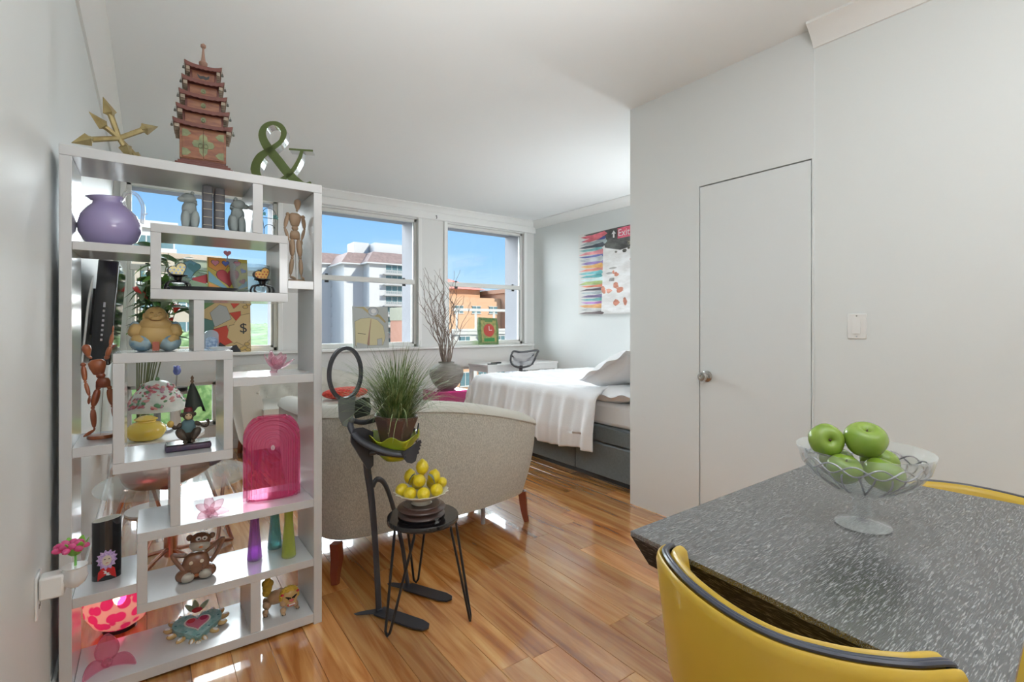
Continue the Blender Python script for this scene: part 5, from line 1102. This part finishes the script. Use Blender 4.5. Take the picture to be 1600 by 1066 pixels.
# front arm, hand, rear arm
arm_ = cat_rom([rel(.672, 2.04, .826), rel(.668, 2.03, .795), rel(.690, 1.99, .752), rel(.735, 1.945, .722), rel(.79, 1.91, .700), rel(.845, 1.885, .690)], 6)
g = G(); g.tube(arm_, [lerp(.012, .017, min(1, i / 15)) for i in range(len(arm_))], 10, flat=.6); obj('arm', g, IRON, vt, sharp=60)
def hand_plate(o, u, name, fl=1):
    P = [(-.03, .014), (.0, .022), (.04, .040), (.062, .050), (.066, .036), (.058, .034), (.064, .026), (.054, .022), (.060, .012), (.050, .008), (.054, -.004), (.044, -.008), (.040, -.022), (.036, -.034), (.016, -.040), (-.004, -.032), (-.018, -.014)]
    obj(name, G().prism([(x, y * fl) for x, y in P], o, u, (0, 0, 1), .005), IRON, vt, bevel=.001)
hand_plate(rel(.850, 1.882, .690), (1, .16, 0), 'hand'); hand_plate(rel(.925, 1.96, .735), (.55, .85, 0), 'hand')
arm2 = cat_rom([rel(.672, 2.04, .826), rel(.74, 2.09, .800), rel(.83, 2.11, .800), rel(.92, 2.07, .775), rel(.945, 1.99, .742)], 6); obj('arm', G().tube(arm2, .011, 8, flat=.7), IRON, vt)
g = G(); vs = []; cc = rel(.838, 1.985, .690)
for i in range(41):
    a = 2 * PI * i / 40
    for rr_, z in ((.078, -.008), (.078, .008), (.074, .008), (.074, -.008)): vs.append(cc + V((rr_ * math.cos(a), rr_ * math.sin(a), z)))
g.add(vs, [(4 * i + k, 4 * i + (k + 1) % 4, 4 * (i + 1) + (k + 1) % 4, 4 * (i + 1) + k) for i in range(40) for k in range(4)]); obj('bowl_band', g, IRON, vt)
g = G().prism([(-.052, .080), (-.040, .105), (.0, .105), (.045, .080), (.046, -.060), (.030, -.075), (.018, -.070), (-.052, .050)], rel(.712, 2.02, .690), (1, .12, 0), (0, 0, 1), .008); obj('torso_plate', g, IRON, vt, bevel=.002)
obj('bracket', G().tube([rel(.745, 2.02, .680), rel(.765, 2.0, .688)], .010, 8), IRON, vt)
leg1 = cat_rom([rel(.735, 2.035, .690), rel(.742, 2.045, .610), rel(.757, 2.05, .520), rel(.768, 2.05, .42), rel(.777, 2.045, .28), rel(.782, 2.03, .10), rel(.784, 2.024, .012)], 5)
obj('leg', G().tube(leg1, [lerp(.017, .013, i / 20) for i in range(21)] + [.013] * 20, 10, flat=.65), IRON, vt)
leg2 = cat_rom([rel(.765, 2.05, .530), rel(.790, 2.06, .555), rel(.838, 2.09, .515), rel(.886, 2.11, .393), rel(.93, 2.12, .22), rel(.955, 2.13, .08), rel(.964, 2.132, .012)], 5); obj('leg', G().tube(leg2, .012, 10, flat=.65), IRON, vt)
def foot(o, toe, heel):
    o, toe, heel = V(o), V(toe), V(heel); d = (toe - o); L = d.xy.length; u = d.normalized(); w_ = V((-u.y, u.x, 0)); g = G()
    P = [(0, -.032), (L * .8, -.032), (L * .95, -.022), (L, 0), (L * .95, .022), (L * .8, .032), (0, .032)]; g.prism(P, o + V((0, 0, .006)), u, w_, .006)
    up = V((heel.x - o.x, heel.y - o.y, .018)); g.prism([(0, -.026), (up.length * .8, -.014), (up.length, 0), (up.length * .8, .014), (0, .026)], o + V((0, 0, .008)), up.normalized(), w_ * -1, .004)
    g.box((o.x - .010, o.y - .012, 0), (o.x + .012, o.y + .012, .02)); obj('foot_plate', g, IRON, vt, bevel=.001)
foot(rel(.784, 2.024, 0), rel(.900, 1.792, 0), rel(.680, 2.035, 0)); foot(rel(.964, 2.132, 0), rel(1.075, 1.918, 0), rel(.884, 2.180, 0))
# green bowl carried by the figure
GBM = mat('lime_ceramic', (.30, .42, .02), .22, coat=.5, var=1, vscale=9, col2=(.50, .50, .02))
gb = tag(obj('green_bowl', G().lathe([(.020, .0), (.045, .006), (.066, .030), (.072, .058), (.088, .085), (.104, .105), (.106, .108), (.100, .107), (.084, .088), (.066, .060), (.058, .032), (.0001, .012)], 60, wave=lambda a, t, r: r * (1 + .05 * math.cos(6 * a) * max(0, 1 - abs(t - .6) * 4))), GBM, None, (.838, 1.985, .645), sharp=180), 'lime green and yellow wavy glazed bowl held by the iron figure', 'bowl')
for i, p in enumerate(gb.data.vertices):
    r = math.hypot(p.co.x, p.co.y)
    if r > .07: p.co.z += .012 * (r - .07) / .035 * math.cos(6 * math.atan2(p.co.y, p.co.x))
pot = thing('grass_pot', 'brown faceted pot of long green grass standing in the lime bowl', 'plant', (.838, 1.985, .715), R_(20))
pot.rotation_euler = (R_(2), R_(3), R_(22))
PB = mat('brown_relief', (.115, .070, .058), .4, coat=.3, bump=.8, bscale=110); g = G()
n = 8; vs = [];
for (r, z) in ((.058, .0), (.096, .118), (.098, .122), (.088, .122), (.084, .105)):
    for k_ in range(n): a = 2 * PI * (k_ + .5) / n; vs.append((r * math.cos(a), r * math.sin(a), z))
g.add(vs, [(i * n + k_, i * n + (k_ + 1) % n, (i + 1) * n + (k_ + 1) % n, (i + 1) * n + k_) for i in range(4) for k_ in range(n)] + [tuple(range(n - 1, -1, -1)), tuple(4 * n + k_ for k_ in range(n))]); obj('pot', g, PB, pot, bevel=.003, smooth=False)
RELI = mat('bead_relief', (.17, .075, .055), .35, coat=.3, bump=1, bscale=420); DKB = mat('smooth_brown', (.10, .062, .055), .3, coat=.4)
for k_ in range(n):
    a = 2 * PI * k_ / n; P0 = V((.0575 * math.cos(PI / n) * math.cos(a), .0575 * math.cos(PI / n) * math.sin(a), .006)); U_ = V((-math.sin(a), math.cos(a), 0)); up = V((.038 * math.cos(PI / n) * math.cos(a), .038 * math.cos(PI / n) * math.sin(a), .118)); Wn = up.normalized()
    obj('panel', G().prism([(-.018, .004), (.018, .004), (.030, .108), (-.030, .108)], P0, U_, Wn, .0025), RELI if k_ % 2 else DKB, pot, bevel=.0008)
gr = G(); rg = random.Random(3)
def blade(g, base, az, L, lean, w_, droop, seg=9):
    p = V(base); vs = []; d = V((math.cos(az), math.sin(az), 0)); s_ = V((-d.y, d.x, 0)); an = PI / 2 - lean; st_ = L / seg; wob = rg.uniform(-.25, .25)
    for i in range(seg + 1):
        q = i / seg; w2 = w_ * (1 - q ** 2.2) + .0002; vs += [p - s_ * w2, p + V((0, 0, w2 * .3)), p + s_ * w2]; p = p + (d * math.cos(an) + V((0, 0, 1)) * math.sin(an) + s_ * wob * q * .5) * st_; an -= droop / seg * (1 + 1.5 * q)
    g.add(vs, [(3 * i + k, 3 * i + k + 1, 3 * i + k + 4, 3 * i + k + 3) for i in range(seg) for k in (0, 1)])
for i in range(620):
    a = rg.uniform(0, 2 * PI); r = rg.uniform(0, .062); az = a + rg.uniform(-.7, .7); lean = rg.uniform(.02, .85) * (.35 + r / .06)
    blade(gr, (r * math.cos(a), r * math.sin(a), .100), az, rg.uniform(.19, .36), lean, rg.uniform(.0011, .0022), rg.uniform(.1, 1.25))
for i in range(26):
    a = rg.uniform(0, 2 * PI); blade(gr, (.04 * math.cos(a), .04 * math.sin(a), .10), a, rg.uniform(.36, .46), rg.uniform(.25, .8), .0012, rg.uniform(.8, 1.9), 12)
GRM = mat('grass_blade', (.085, .15, .035), .5, var=1, vscale=26, col2=(.27, .34, .15)); fo = obj('grass', gr, GRM, pot, sharp=180); fo['kind'] = 'stuff'

# ================================================================ FAR CORNER: VASE, PINK TABLE, DESK, CHAIR, PICTURES
pk = thing('pink_acrylic_table', 'clear magenta acrylic cube side table under the grey vase', 'side table', (2.72, 5.0, 0))
MAG = glass('magenta_acrylic', (.92, .22, .55), .45, bodycol=(.80, .10, .38))
for a, b in (((-.19, -.19, .465), (.19, .19, .483)), ((-.19, -.19, 0), (-.178, .19, .464)), ((.178, -.19, 0), (.19, .19, .464)), ((-.177, .178, 0), (.177, .19, .464)), ((-.177, -.19, .36), (.177, -.178, .464))): obj('acrylic_panel', bx(a, b), MAG, pk, bevel=.003)
GC = mat('grey_stoneware', (.30, .28, .25), .6, bump=.3, bscale=40, var=.7, vscale=9, col2=(.22, .20, .18), stretch=(1, 1, 5))
vs_ = thing('twig_vase', 'round grey stoneware vase with tall curly bare twigs', 'vase', (2.735, 5.0, .4835))
obj('vase_body', G().lathe([(.085, 0), (.105, .01), (.165, .09), (.195, .17), (.188, .225), (.15, .27), (.095, .292), (.088, .300), (.095, .312), (.085, .312), (.08, .295), (.0001, .28)], 40), GC, vs_, sharp=60)
TW = mat('curly_twig', (.22, .165, .135), .8); rt = random.Random(11)
for i in range(20):
    az = rt.uniform(0, 2 * PI); sp_ = rt.uniform(.05, .36); L = rt.uniform(.65, 1.12); pts = []; ph = rt.uniform(0, 6); fq = rt.uniform(7, 12); dr = V((math.cos(az), .35 * math.sin(az), 0))
    for k_ in range(30):
        q = k_ / 29; wv = .020 * min(1, q * 3); pts.append(V((.04 * math.cos(az), .04 * math.sin(az), .29)) + dr * sp_ * q ** 1.2 + V((wv * math.sin(fq * q * 2 + ph), wv * .6 * math.cos(fq * q * 1.7 + ph), L * q)))
    g = G().tube(pts, [lerp(.0055, .0016, k_ / 29) for k_ in range(30)], 5)
    for b_i in range(4):
        k0 = rt.randint(9, 24); p = pts[k0]; a2 = rt.uniform(0, 2 * PI); q2 = [p]
        for j in range(10): p = p + V((math.cos(a2 + .5 * math.sin(j * 1.1)) * .016, math.sin(a2) * .006, .021 - .001 * j)); q2.append(p)
        g.tube(q2, [lerp(.0030, .0010, j / 10) for j in range(11)], 4)
    obj('twig', g, TW, vs_)
dk = thing('desk', 'slim white desk below the sill in the window corner', 'desk', (3.27, 4.96, 0))
DW = mat('desk_white', (.80, .80, .79), .3)
obj('desk_top', bx((0, 0, .708), (1.12, .45, .730)), DW, dk, bevel=.002); obj('apron', bx((.01, .01, .640), (1.11, .03, .7075)).box((.01, .031, .64), (.03, .44, .7075)), DW, dk)
for x in (.01, 1.07):
    for y in (.01, .40): obj('leg', bx((x, y, 0), (x + .04, y + .04, .6395)), DW, dk)
rm = tag(obj('remote_control', G().box((-.075, -.022, 0), (.075, .022, .016)), BLACK, None, (3.50, 5.12, .7305), (0, 0, .2), bevel=.004), 'black remote control lying on the white desk', 'remote control'); tag(obj('phone_handset', G().box((-.06, -.02, 0), (.06, .02, .012)), mat('grey_plastic', (.12, .12, .12), .4), None, (3.39, 5.04, .7305), (0, 0, -.1), bevel=.004), 'flat dark handset beside the remote control', 'handset')
oc = thing('office_chair', 'black framed mesh back office chair at the desk', 'chair', (3.67, 4.78, 0))
fr_ = cat_rom([(-.17, -.02, .895), (.0, .03, .880), (.20, -.02, .900), (.20, -.02, .86), (.145, 0, .745), (.08, .02, .705), (-.06, .02, .70), (-.17, 0, .745), (-.205, -.02, .81)], 6, closed=True)
obj('back_frame', G().tube(fr_, .013, 8, closed=True, flat=.8), mat('charcoal_plastic', (.05, .05, .055), .4), oc)
obj('mesh', G().grid(lambda a, b: (lerp(-.18, .18, a) * (1 - .15 * b), .012 - .03 * abs(a - .5), lerp(.875, .72, b)), 8, 4), glass('chair_mesh', (.75, .75, .76), .35, rough=.6, bodycol=(.4, .4, .42)), oc)
g = G().tube(cat_rom([(-.17, 0, .845), (-.07, .03, .775), (.0, .035, .755), (.07, .03, .77), (.16, 0, .85)], 5), .010, 7); obj('cross_brace', g, mat('charcoal_plastic', (.05, .05, .055), .4), oc)
obj('spine', G().tube([(0, .04, .77), (0, .06, .60), (0, .02, .46)], .022, 8), mat('charcoal_plastic', (.05, .05, .055), .4), oc)
obj('seat', G().box((-.22, -.26, .44), (.22, .06, .50)), mat('black_seat_cloth', (.02, .02, .022), .9), oc, bevel=.03); obj('gas_lift', G().lathe([(.03, .06), (.03, .30), (.02, .30), (.02, .44)], 14, c=(0, -.03, 0)), BLACK, oc)
for i in range(5): a = 2 * PI * i / 5; obj('leg', G().tube([(0, -.03, .09), (.22 * math.cos(a), -.03 + .20 * math.sin(a), .07)], [.024, .015], 8), BLACK, oc); obj('caster', G().ell((.22 * math.cos(a), -.03 + .20 * math.sin(a), .032), (.03, .03, .032), n=12), BLACK, oc)
tag(obj('wall_socket', bx((-.04, -.008, -.06), (.04, 0, .06)), WHITE, None, (4.18, YB - .0005, .62), bevel=.002), 'white socket plate low on the wall behind the desk', 'outlet')
# abstract painting with an exit arrow
ap = thing('abstract_painting', 'unframed abstract canvas of coloured streaks and a white block, reading Exit', 'painting', (XR - .002, 4.60, 1.345)); AW, AH = 1.25, 1.01
obj('canvas', bx((-.035, -AW, 0), (0, 0, AH)), mat('canvas_white', (.78, .77, .75), .7), ap, bevel=.002)
ra = random.Random(5)
cols = [(.55, .09, .13), (.05, .07, .25), (.30, .36, .37), (.02, .03, .05), (.12, .35, .36), (.62, .20, .22), (.07, .09, .30), (.40, .42, .44), (.20, .12, .36), (.68, .33, .07), (.58, .18, .13), (.10, .42, .44), (.03, .26, .28), (.45, .62, .62), (.28, .36, .10), (.62, .16, .07), (.04, .02, .03), (.35, .40, .42), (.12, .08, .20), (.10, .33, .33), (.32, .12, .38), (.62, .30, .09), (.45, .45, .44), (.14, .10, .10)]
PO = (-.0352, 0, 0)
def ap_patch(poly, c_, lay): return obj('brush_stroke', G().prism(poly, (-.0352 - lay * .0004, 0, 0), (0, -1, 0), (0, 0, 1), .0006), mat('paint_%02d_%02d_%02d' % tuple(int(q * 99) for q in c_), c_, .5, bump=.6, bscale=30, var=.9, vscale=14, col2=tuple(min(1, q * 1.6 + .08) for q in c_), stretch=(1, .35, 1)), ap)
ap_patch([(.10, AH - .015), (.70, AH), (1.24, AH), (1.24, AH - .36), (.50, AH - .30), (.42, AH - .12)], (.05, .05, .045), 1)
for i, c_ in enumerate(cols):
    z = AH - .05 - i * .041; x1 = .42 + ra.uniform(-.03, .05); x0 = ra.uniform(.005, .05); h = ra.uniform(.017, .030); k_ = ra.uniform(-.012, .012)
    ap_patch([(x0, z + k_), (lerp(x0, x1, .3), z + h * .7), (lerp(x0, x1, .55), z + h * .6), (x1, z + h * 1.3), (x1 + .03, z - h * .2), (x1, z - h * 1.1), (lerp(x0, x1, .5), z - h * .7), (lerp(x0, x1, .25), z - h * .6)], c_, 2 + i % 2)
ap_patch([(.06, AH - .10), (.26, AH - .055), (.45, AH - .01), (.50, AH - .05), (.35, AH - .10), (.20, AH - .115)], (.55, .10, .13), 4)
ap_patch([(.40, .03), (.42, .40), (.43, .80), (.70, .74), (1.0, .78), (1.22, .72), (1.24, .02), (.6, .01)], (.82, .80, .78), 4)
for i in range(34):
    x = ra.uniform(.42, 1.15); z = ra.uniform(.08, .74) if i > 12 else (.30 + ra.uniform(-.04, .04) if i % 2 else .46 + ra.uniform(-.04, .04)); c_ = ra.choice([(.50, .18, .11), (.42, .40, .38), (.88, .87, .85), (.30, .29, .28), (.55, .25, .17), (.88, .87, .85)]) if i > 12 else (.48, .17, .10)
    s1 = ra.uniform(.02, .07); s2 = ra.uniform(.012, .05); ap_patch([(x + s1 * math.cos(a) * ra.uniform(.6, 1.2), z + s2 * math.sin(a) * ra.uniform(.6, 1.2)) for a in [2 * PI * j / 8 for j in range(8)]], c_, 5 + i % 3)
for i in range(16):
    x = ra.uniform(.55, 1.15); z = AH - ra.uniform(.14, .32); c_ = ra.choice([(.10, .09, .07), (.30, .28, .22), (.42, .10, .14), (.03, .03, .03)]); s1 = ra.uniform(.015, .04); ap_patch([(x + s1 * math.cos(a), z + s1 * .6 * math.sin(a)) for a in [2 * PI * j / 6 for j in range(6)]], c_, 5)
ap_patch([(.66, AH - .015), (1.10, AH - .005), (1.10, AH - .125), (.66, AH - .135)], (.62, .08, .14), 8)
def text(body, size, m_, parent, loc, rot, ext=.0004):
    cu = bpy.data.curves.new('lettering', 'FONT'); cu.body = body; cu.size = size; cu.extrude = ext
    tmp = bpy.data.objects.new('tmp', cu); sc.collection.objects.link(tmp); bpy.context.view_layer.update()
    me = bpy.data.meshes.new_from_object(tmp.evaluated_get(bpy.context.evaluated_depsgraph_get())); me.name = 'lettering'; me.materials.clear(); me.materials.append(m_)
    bpy.data.objects.remove(tmp); return col_obj('lettering', me, parent, loc, rot)
PWH = mat('painted_white', (.80, .78, .78), .5)
text('Exit', .115, PWH, ap, (-.0395, -.665, AH - .110), (PI / 2, 0, -PI / 2))
obj('arrow_mark', G().prism([(-.012, 0), (.012, 0), (.012, .045), (.034, .045), (0, .085), (-.034, .045), (-.012, .045)], (-.0385, -.60, AH - .115), (0, -1, 0), (0, 0, 1), .0006), PWH, ap)
# canvases on the sill
cc_ = thing('money_canvas', 'canvas on the left window sill with a money bag, coins and red shapes', 'painting', (.625, 5.475, .9505), rot=(R_(-5), 0, 0))
obj('canvas', bx((-.30, -.02, 0), (.185, 0, .60)), mat('canvas_tan', (.62, .45, .22), .6), cc_)
TB = mat('bag_tan', (.66, .49, .25), .6); LG = mat('art_grey', (.45, .46, .45), .6); PKK = mat('art_pink', (.72, .48, .42), .6); RED_ = mat('art_red', (.60, .07, .04), .6); GRN_ = mat('art_green', (.12, .24, .10), .6); COIN = mat('art_coin', (.62, .42, .14), .6)
L_ = [([(-.30, .45), (-.20, .60), (-.10, .60), (-.08, .50), (-.22, .40)], GRN_), ([(-.30, .0), (-.15, .0), (-.12, .3), (-.28, .35)], mat('art_teal', (.10, .22, .20), .6)), ([(-.10, .57), (.02, .60), (.06, .55), (.0, .48), (-.08, .49)], PKK), ([(.0, .50), (.08, .58), (.12, .50), (.04, .42)], RED_), ([(-.16, .38), (-.08, .46), (-.02, .44), (.02, .32), (-.12, .24)], LG), ([(.0, .38), (.10, .40), (.10, .34), (.06, .30)], RED_), ([(-.14, .22), (-.02, .26), (.02, .10), (.04, .10), (-.05, .06), (-.14, .06)], RED_), ([(.0, .26), (.06, .27), (.10, .12), (.04, .08), (-.02, .14)], TB), ([(.04, .28), (.10, .36), (.18, .38), (.183, .12), (.12, .06), (.05, .10)], TB), ([(-.14, .0), (.10, .0), (.06, .07), (-.02, .05), (-.08, .10)], INK)]
for x, z in ((.13, .56), (.16, .50), (.10, .60 - .03), (.14, .44), (.165, .55), (.13, .04), (.16, .02), (.15, .075), (.11, .03), (-.05, .575), (.17, .47)): L_.append((circ(.022, 12, (x, z), 1.1, .8), COIN))
patches(cc_, L_, (0, -.0201, 0), .004)
text('$', .13, INK, cc_, (.085, -.0262, .19), (PI / 2, 0, 0))
ct_ = thing('car_canvas', 'grey canvas on the middle sill with a cream vintage car hood and chrome lamp', 'painting', (2.035, 5.475, .9505), rot=(R_(-5), 0, 0))
obj('canvas', bx((-.21, -.02, 0), (.20, 0, .47)), mat('canvas_grey', (.48, .50, .48), .6), ct_)
CRM = mat('art_cream', (.62, .55, .32), .5); hood = [(-.19, .03), (-.19, .30), (-.12, .335), (-.02, .345), (.07, .32), (.14, .25), (.16, .12), (.13, .03)]
patches(ct_, [(hood, CRM), ([(-.19, .46), (-.10, .45), (-.03, .39), (.02, .365), (.09, .35), (.16, .285), (.17, .30), (.10, .38), (.0, .40), (-.08, .465)], mat('art_gold', (.45, .36, .16), .5)), (circ(.062, 20, (.025, .415), 1, .85), mat('art_chrome', (.40, .41, .42), .3, metal=.5)), (circ(.035, 16, (.03, .42), 1, .85), mat('art_white', (.75, .75, .74), .4)), ([(-.06, .03), (-.03, .20), (-.005, .33), (.002, .33), (-.02, .18), (-.03, .03)], mat('art_brown', (.35, .20, .14), .5)), ([(-.18, .0), (-.05, .0), (-.05, .04), (-.18, .07)], LG), ([(.06, .03), (.06, .10), (.12, .11), (.12, .03)], LG), ([(-.16, .165), (-.07, .155), (-.07, .160), (-.16, .172)], INK)], (0, -.0201, 0), .0035)
sg = thing('green_clock_sign', 'green and yellow tin bag sign with a red clock face on the right sill', 'sign', (3.62, 5.475, .9505), rot=(R_(-5), 0, 0))
obj('sign_panel', G().prism([(-.155, .01), (.145, 0), (.155, .20), (.135, .35), (-.15, .36), (-.165, .2)], (0, 0, 0), t=.03), mat('sign_green', (.10, .19, .06), .6, var=1, vscale=30, col2=(.16, .26, .10)), sg, bevel=.004)
patches(sg, [([(-.12, .03), (.115, .025), (.12, .32), (-.125, .325)], mat('sign_straw', (.42, .38, .13), .6, var=1, vscale=25, col2=(.26, .30, .10))), (circ(.088, 28, (0, .19)), mat('sign_red', (.52, .06, .04), .5)), ([(-.085, .04), (.085, .04), (.085, .09), (-.085, .085)], mat('sign_leaf', (.03, .26, .06), .5)), ([(-.06, .30), (.06, .30), (.07, .335), (-.07, .335)], mat('sign_leaf2', (.10, .24, .07), .5))], (0, -.0301, 0), .002)
obj('clock_hands', G().prism([(-.003, -.003), (.045, -.003), (.045, .003), (.003, .003), (.003, .055), (-.003, .055)], (0, -.0345, .19), t=.001), WHITE, sg)

# ================================================================ LEFT SIDE: TV, PLANT, TABLES BEHIND THE SHELVES
tv = thing('television', 'black flat television seen edge on, on the left wall', 'television', (XL, 2.92, 1.02))
tv.rotation_euler = (0, R_(4), 0)
obj('tv_body', bx((.030, 0, .02), (.105, .78, .50)), BLACKG, tv, bevel=.006); obj('screen', bx((.1052, .02, .04), (.1062, .76, .48)), mat('screen', (.01, .012, .02), .05), tv)
obj('wall_bracket', bx((.0, .3, .15), (.0295, .5, .38)), BLACK, tv)
for i in range(8): obj('side_button', bx((.062, -.0018, .13 + i * .022), (.070, -.0002, .140 + i * .022 + (.012 if i == 7 else 0))), mat('button_grey', (.45, .45, .48), .4), tv)
obj('cable', G().tube(cat_rom([(.020, -.02, .42), (.012, -.03, .30), (.010, -.03, .12), (.006, -.03, -.25)], 6), .004, 6), WHITE, tv)
# potted plant
pp = thing('potted_plant', 'tall leafy potted plant with red bracts in front of the left window', 'plant', (-.08, 5.14, 0))
obj('pot', G().lathe([(.09, 0), (.115, .28), (.12, .30), (.105, .30), (.10, .27), (.0001, .27)], 28), mat('terracotta', (.42, .18, .10), .7), pp)
LM = [mat('leaf_dark', (.055, .13, .04), .4, coat=.2), mat('leaf_grey_green', (.17, .22, .13), .45, coat=.2), mat('leaf_fresh', (.13, .30, .05), .4, coat=.2)]; RLF = mat('red_bract', (.65, .04, .03), .45)
def leafmesh(m_, L=.20, w_=.034):
    g = petal(L, w_, -.45); me = bpy.data.meshes.new('leaf'); me.from_pydata(g.v, [], g.f); me.materials.append(m_); me.shade_smooth(); return me
LME = [leafmesh(m_) for m_ in LM]; RME = leafmesh(RLF, .10, .028); rl = random.Random(21); STG = mat('stem_green', (.14, .16, .07), .6)
for i in range(11):
    az = rl.uniform(0, 2 * PI); sp_ = rl.uniform(.05, .42); az = rl.uniform(-1.9, 1.1); H_ = rl.uniform(1.15, 1.68); pts = [V((.05 * math.cos(az), .05 * math.sin(az), .27)) + V((max(math.cos(az), -.15), math.sin(az) * .6, 0)) * sp_ * (q / 9) ** 1.3 + V((0, 0, H_ * q / 9)) for q in range(10)]
    obj('stem', G().tube(pts, [lerp(.007, .003, q / 9) for q in range(10)], 5), STG, pp)
    for k_ in range(18):
        q = rl.uniform(5.2, 9); a = pts[int(q)] if q < 9 else pts[9]; b = pts[min(9, int(q) + 1)]; p = a.lerp(b, q % 1); yaw = rl.uniform(0, 2 * PI)
        if p.x < .09 and math.cos(yaw) < 0: yaw = PI - yaw
        if p.y > .10 and math.sin(yaw) > 0: yaw = -yaw
        red = rl.random() < .07; col_obj('leaf', RME if red else rl.choice(LME), pp, p, (rl.uniform(-.5, .5), rl.uniform(-.7, .5), yaw), scale=(rl.uniform(.7, 1.15),) * 3)
# side table with floral dome lamp, blue glass flower
sdt = thing('white_side_table', 'white round side table behind the monkey figurine', 'side table', (.03, 4.02, 0)); obj('table_top', G().lathe([(.27, .47), (.28, .475), (.28, .495), (.0001, .497)], 40), WHITE, sdt); obj('column', G().lathe([(.16, 0), (.16, .012), (.03, .03), (.025, .469)], 24), WHITE, sdt)
fd = thing('floral_dome_lamp', 'stained glass style dome lamp with pink and green flowers', 'lamp', (.045, 4.10, .4975))
FLM = mat('floral_glass', (.74, .74, .68), .3, var=1, vscale=16, col2=(.62, .66, .60)); dome = obj('dome_shade', G().lathe([(.175, .15), (.17, .175), (.125, .265), (.06, .335), (.03, .345), (.0001, .346)], 36, cap=False), FLM, fd, sharp=180); obj('dome_base', G().lathe([(.09, 0), (.09, .015), (.02, .03), (.018, .33)], 24), mat('grey_metal', (.35, .35, .36), .4, metal=.5), fd); obj('dome_knob', G().ell((0, 0, .355), .014, n=10), GRN_, fd)
rf_ = random.Random(4); BL_ = [mat('bloom_rose', (.50, .12, .14), .4), mat('bloom_pink', (.68, .34, .32), .4), mat('bloom_green', (.14, .32, .16), .4), mat('bloom_lilac', (.48, .26, .32), .4)]
for i in range(120):
    a = rf_.uniform(PI * 1.0, PI * 2.1); q = rf_.uniform(0, 1); r = lerp(.168, .075, q); z = lerp(.18, .325, q); col = BL_[i % 4]
    obj('bloom', G().ell((0, 0, 0), (rf_.uniform(.010, .024), .004, rf_.uniform(.007, .014)), n=8), col, fd, ((r + .006) * math.cos(a), (r + .006) * math.sin(a), z), (R_(-38), rf_.uniform(-.6, .6), a + PI / 2))
bs = thing('marble_pedestal', 'small grey marble topped pedestal near the left window', 'pedestal', (.40, 4.78, 0)); obj('marble_top', G().lathe([(.10, .585), (.11, .59), (.11, .61), (.0001, .612)], 30), mat('grey_marble', (.40, .39, .37), .25, var=.8, vscale=12, col2=(.25, .24, .23)), bs); obj('column', G().lathe([(.10, 0), (.10, .02), (.04, .05), (.04, .584)], 20), WHITE, bs)
bs.location = (.185, 5.18, 0); bs.scale = (1, 1, 1.06)
bf = thing('blue_glass_flower', 'blue glass tulip on a black disc base', 'ornament', (.185, 5.18, .650)); obj('disc_base', G().lathe([(.085, 0), (.09, .006), (.09, .025), (.0001, .028)], 28), BLACK, bf); obj('stem', G().tube([(0, 0, .02), (.01, 0, .14)], .006, 8), STEEL, bf)
for i in range(5): obj('petal', petal(.085, .030, .2), glass('blue_petal_glass', (.50, .58, .90), .35), bf, (.01, 0, .13), (0, -1.1, 2 * PI * i / 5), solid=.003, sharp=180)
# glass coffee table with copper tube base, yellow jar, rose gold shell
gt = thing('glass_coffee_table', 'round glass coffee table on a copper tube base behind the shelving unit', 'table', (.12, 3.16, 0)); COP = mat('copper', (.72, .42, .33), .2, metal=1); RG = mat('rose_gold', (.60, .50, .46), .24, metal=.85)
obj('glass_top', G().lathe([(.34, .40), (.345, .405), (.345, .411), (.34, .415), (.0001, .415)], 60), glass('table_glass', (.95, .98, .97), .03), gt)
obj('joint', G().lathe([(.030, .0), (.030, .13)], 16, c=(-.03, -.08, .04)), COP, gt)
for i in range(5):
    a = 2 * PI * i / 5 + .3; obj('tube', G().tube([(-.03, -.08, .07 + .015 * (i % 2)), (-.03 + .30 * math.cos(a), -.08 + .30 * math.sin(a), .015)], .011, 8), COP, gt); obj('leg', G().tube([(-.03 + .30 * math.cos(a), -.08 + .30 * math.sin(a), .015), (.22 * math.cos(a + .6), .22 * math.sin(a + .6), .399)], .009, 8), COP, gt)
sh = thing('rose_gold_sculpture', 'rose gold ovoid metal sculpture tapering to a grey tip', 'sculpture', (.085, 2.985, .4155))
T = Matrix.Translation((0, 0, .091)) @ Matrix.Rotation(R_(88), 4, 'Y') @ Matrix.Rotation(R_(0), 4, 'X')
obj('shell', G().lathe([(p.x, p.z) for p in cat_rom([(.0001, 0, -.20), (.05, 0, -.180), (.080, 0, -.13), (.090, 0, -.06), (.083, 0, .03), (.060, 0, .11), (.034, 0, .160), (.030, 0, .163)], 5)], 36, M=T), RG, sh, sharp=180); obj('tip', G().lathe([(.027, .163), (.020, .19), (.010, .215), (.0001, .225)], 24, M=T), mat('grey_tip', (.26, .24, .28), .4), sh, sharp=180)
obj('stand', G().lathe([(.05, 0), (.045, .004), (.008, .008), (.006, .012)], 20), COP, sh)
yj = tag(obj('yellow_jar', G().lathe([(.06, 0), (.085, .012), (.107, .05), (.100, .085), (.070, .108), (.052, .113), (.050, .120), (.062, .128), (.060, .134), (.048, .138), (.030, .150), (.0001, .153)], 36), mat('yellow_glaze', (.80, .58, .08), .2, coat=.6), None, (-.015, 3.86, .4975), sharp=50), 'squat lidded yellow ceramic jar on the white side table', 'jar')
